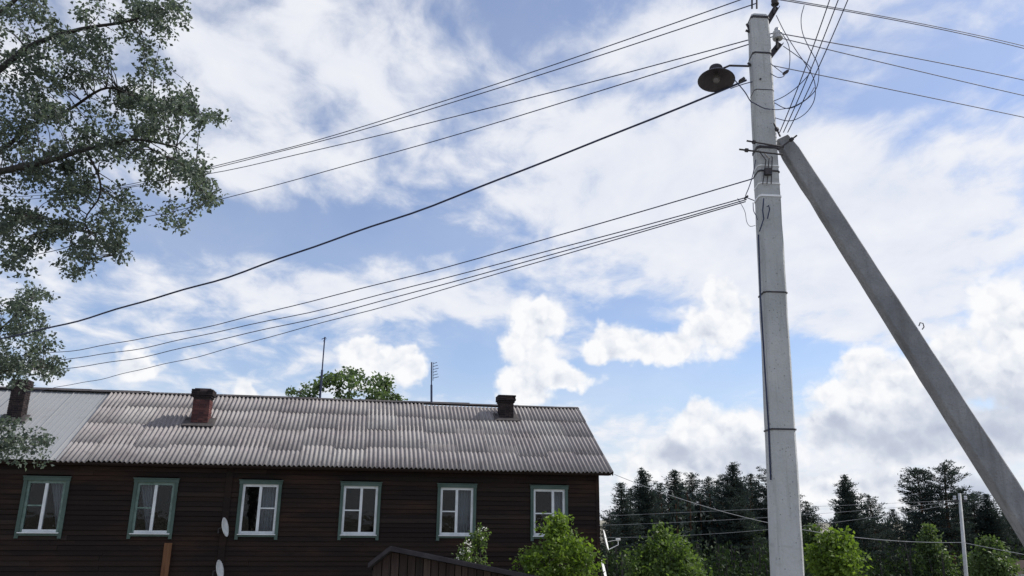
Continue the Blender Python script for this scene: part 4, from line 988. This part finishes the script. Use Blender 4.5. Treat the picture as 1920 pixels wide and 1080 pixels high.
# pines of the forest edge
def pine_meshes(seed, kind):
    """trunk and foliage of one conifer, 14 m tall; spruce like trees are tiered cones, pines carry flat pads on bare boughs"""
    rs = random.Random(seed); tr_ = MB(); Hh = 14.0
    lower, wid, spread, gapz, nb = {'spruce': (.10, 3.6, .95, (.36, .52), 8), 'pine': (.24, 3.3, .80, (.42, .70), 6), 'open': (.32, 2.7, .60, (.45, .75), 6), 'slim': (.14, 2.3, .9, (.38, .55), 7)}[kind]
    bx, by = rs.uniform(-.35, .35), rs.uniform(-.35, .35)
    def axis(z):
        u = z / Hh; return Vector((bx * math.sin(u * 3) + by * u, by * math.sin(u * 2.4) - bx * u, z))
    tr_.tube([axis(Hh * k / 9) for k in range(10)], [.21 * (1 - k / 9.6) + .015 for k in range(10)], 7)
    P, A, L = [], [], []
    def tuft(c, d, n, sp, l0, l1):
        P.append(np.array(c) + rng.normal(size=(n, 3)) * (sp, sp, sp * .42)); A.append(rv(n) * .75 + np.array((d.x * .7, d.y * .7, .65))); L.append(rng.uniform(l0, l1, n))
    lob = [(rs.uniform(0, 6.28), rs.uniform(.15, .4)) for _ in range(4)]
    z = Hh * lower
    while z < Hh * .975:
        u = (z - Hh * lower) / (Hh * (1 - lower)); env = wid * (1 - u) ** spread * min(1, .5 + u * 3) + .10
        a0 = rs.uniform(0, 6.283)
        for k in range(nb):
            a = a0 + 6.283 * k / nb + rs.uniform(-.4, .4)
            f_ = 1 + sum(w_ * math.sin((i + 1) * a + ph + z * .5) for i, (ph, w_) in enumerate(lob)) * .6
            Lb = env * max(.25, f_) * rs.uniform(.5, 1.15)
            if kind in ('open', 'pine') and rs.random() < .22: continue
            droop = -.16 * (1 - u) if kind in ('spruce', 'slim') else .10
            d = Vector((math.cos(a), math.sin(a), droop + .75 * u ** 2 + rs.uniform(-.08, .14))); sd_ = Vector((-d.y, d.x, 0))
            b0 = axis(z)
            pt = lambda t: b0 + Vector((d.x * Lb * t, d.y * Lb * t, d.z * Lb * t + .16 * Lb * t * t))
            tr_.tube([pt(0), pt(.5), pt(1)], [.035 * (1 - u * .6), .02, .006], 4, False)
            t = .30 if kind != 'spruce' else .15
            while t < 1.02:
                w_ = Lb * .30 * (1.05 - abs(t - .6))
                for _ in range(2 if Lb > .8 else 1):
                    q = rs.uniform(-1, 1) * w_
                    tuft(pt(t) + sd_ * q + Vector((0, 0, rs.uniform(0, .12))), d, 15 if kind != 'open' else 19, .17, .14, .38)
                t += .34 / max(Lb, .34)
        z += rs.uniform(*gapz) * (1 - .35 * u)
    tuft(axis(Hh * .985), Vector((0, 0, 1)), 14, .06, .2, .45)
    return tr_, np.concatenate(P), np.concatenate(A), np.concatenate(L)
pg = 'pines along the forest edge'
def pine(key, px, pytop, Y, lab, wscale=1.0, nm='pine_tree'):
    top = at(px, pytop, Y); s = top.z / 14.0
    tr_, P, A, L = pine_meshes(int(px * 7 + Y), {'full': 'spruce', 'full2': 'pine', 'open': 'open', 'tall': 'open', 'slim': 'slim', 'bush': 'pine'}[key])
    r_ = tag(empty(nm, (top.x, Y, 0), random.uniform(0, 6.28)), lab, 'tree', pg); r_.scale = (s * wscale, s * wscale, s)
    tr_.build('trunk', M['pine_bark'], r_); tag(leaf_mesh('crown', P, A, L, .26, M['needle'], r_), kind='stuff')
for a in [('slim', 1163, 905, 55, 'narrow pine just right of the house corner with a thin pointed top'),
          ('full', 1207, 877, 57, 'broad dark pine with the highest top between house and power pole left group'),
          ('open', 1142, 962, 50, 'low pine beside the right house corner touching the roof dish'),
          ('full2', 1240, 905, 62, 'small pine top in the dip right of the broad dark pine'),
          ('slim', 1272, 882, 65, 'slender pine left of the pair of small pine tops'),
          ('full2', 1299, 886, 67, 'pine with a ragged top among the middle pines'),
          ('full2', 1327, 893, 65, 'short pine top left of the tallest middle pine'),
          ('full', 1366, 867, 59, 'tallest rounded pine left of the power pole'),
          ('full2', 1405, 889, 64, 'small pine top between the tallest rounded pine and the power pole'),
          ('full2', 1433, 879, 62, 'dark pine half hidden by the left edge of the power pole'),
          ('bush', 1478, 915, 64, 'pine mostly hidden behind the power pole'),
          ('bush', 1508, 940, 61, 'low pine shoulder at the right edge of the power pole'),
          ('full', 1582, 889, 52, 'tiered pine standing alone right of the power pole'),
          ('full2', 1628, 928, 57, 'pine leaning close to the right flank of the tiered pine'),
          ('bush', 1672, 955, 62, 'low round pine in the dip left of the twin tall pines'),
          ('tall', 1712, 878, 55, 'left one of the twin tall open pines near the thin pole'),
          ('tall', 1766, 869, 55, 'right one of the twin tall open pines, highest of the right group'),
          ('open', 1815, 925, 58, 'open pine directly behind the top of the thin far pole'),
          ('full', 1852, 926, 57, 'dark rounded pine left of the brace pole foot'),
          ('bush', 1895, 955, 60, 'dark low pine under the leaning brace pole'),
          ('full2', 1935, 950, 60, 'dark pine at the right border of the view behind the brace')]:
    pine(a[0], a[1], a[2], a[3], a[4], {'tall': 1.35, 'slim': 1.5}.get(a[0], 1.25) * random.uniform(.9, 1.15))
for k, (px, py, Yk, lab) in enumerate(((1188, 915, 66, 'pine shoulder just left of the broad dark pine'), (1225, 925, 68, 'pine filling the gap right of the broad dark pine'), (1286, 903, 67, 'pine crown behind the ragged topped middle pine'),
                                       (1345, 902, 66, 'pine close against the left flank of the tallest rounded pine'), (1388, 905, 68, 'pine close against the right flank of the tallest rounded pine'), (1420, 900, 66, 'pine just left of the power pole, lower than its neighbour'),
                                       (1600, 930, 62, 'pine tucked behind the tiered pine standing alone'), (1740, 905, 60, 'pine between the twin tall open pines'), (1795, 915, 62, 'pine just left of the top of the thin far pole'))):
    pine('full2', px, py, Yk, lab, random.uniform(1.25, 1.5))
# dense wood behind and below the pines, and the undergrowth at its foot
def wood(name, lab, n_trees, xr, yr, pr, m_, n, ls, trunks):
    P, A, L = [], [], []; tk = MB()
    for k in range(n_trees):
        px = random.uniform(*xr)
        if trunks and (1518 < px < 1562 or 1678 < px < 1700 or px < 1150): continue
        Y = random.uniform(*yr); py = random.uniform(*pr) + (14 if px < 1180 else 0); top = at(px, py, Y); T_ = max(top.z, .6)
        h = np.sqrt(rng.random(n)) * T_ * .95; ww = (.2 + (1.3 if trunks else 1.0) * np.minimum(1, h / T_ * 1.3)) * np.sqrt(rng.random(n)); an = rng.random(n) * 6.283
        P.append(np.stack([top.x + ww * np.cos(an), Y + ww * np.sin(an), T_ - h], 1)); A.append(rv(n) + (0, 0, .6)); L.append(rng.uniform(*ls, n))
        tk.tube([(top.x, Y, 0), (top.x + random.uniform(-.3, .3), Y, T_ * .9)], [.10, .03], 5, False)
    fw = tag(empty(name, (0, 0, 0)), lab, kind='stuff')
    tag(tk.build('trunks', M['pine_bark'] if trunks else M['bark'], fw), kind='stuff'); tag(leaf_mesh('foliage', np.concatenate(P), np.concatenate(A), np.concatenate(L), .5, m_, fw), kind='stuff')
wood('forest', 'dark wood standing behind the pines', 240, (1100, 2150), (64, 84), (945, 985), M['needle'], 190, (.25, .7), True)
wood('forest', 'dark close wood filling in behind the middle pines', 60, (1225, 1470), (60, 66), (905, 945), M['needle'], 190, (.25, .6), True)
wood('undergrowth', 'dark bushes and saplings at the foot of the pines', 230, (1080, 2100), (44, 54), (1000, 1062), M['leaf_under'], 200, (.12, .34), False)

# small far roof at the lower right
Y = 40.0; c0 = at(1896, 1066, Y); t = tag(empty('low_shed', (c0.x + 2, Y, 0)), 'low brown shed with a pale roof edge at the bottom right corner', 'shed')
mb = MB(); mb.b2((-2.1, 0, 0), (4, 3, c0.z - .25)); mb.build('wall', M['plank'], t)
mb = MB(); mb.add([(-2.3, -.3, c0.z - .32), (4.2, -.3, c0.z - .32), (4.2, 1.5, c0.z + .25), (-2.3, 1.5, c0.z + .25), (-2.3, -.3, c0.z - .24), (4.2, -.3, c0.z - .24), (4.2, 1.5, c0.z + .33), (-2.3, 1.5, c0.z + .33)], [(0, 3, 2, 1), (4, 5, 6, 7), (0, 1, 5, 4), (2, 3, 7, 6), (0, 4, 7, 3), (1, 2, 6, 5)]); mb.build('roof', M['shed_wood'], t)
mb = MB(); mb.b2((-2.3, -.34, c0.z - .32), (4.2, -.303, c0.z - .24)); mb.build('eave_board', M['tin'], t)
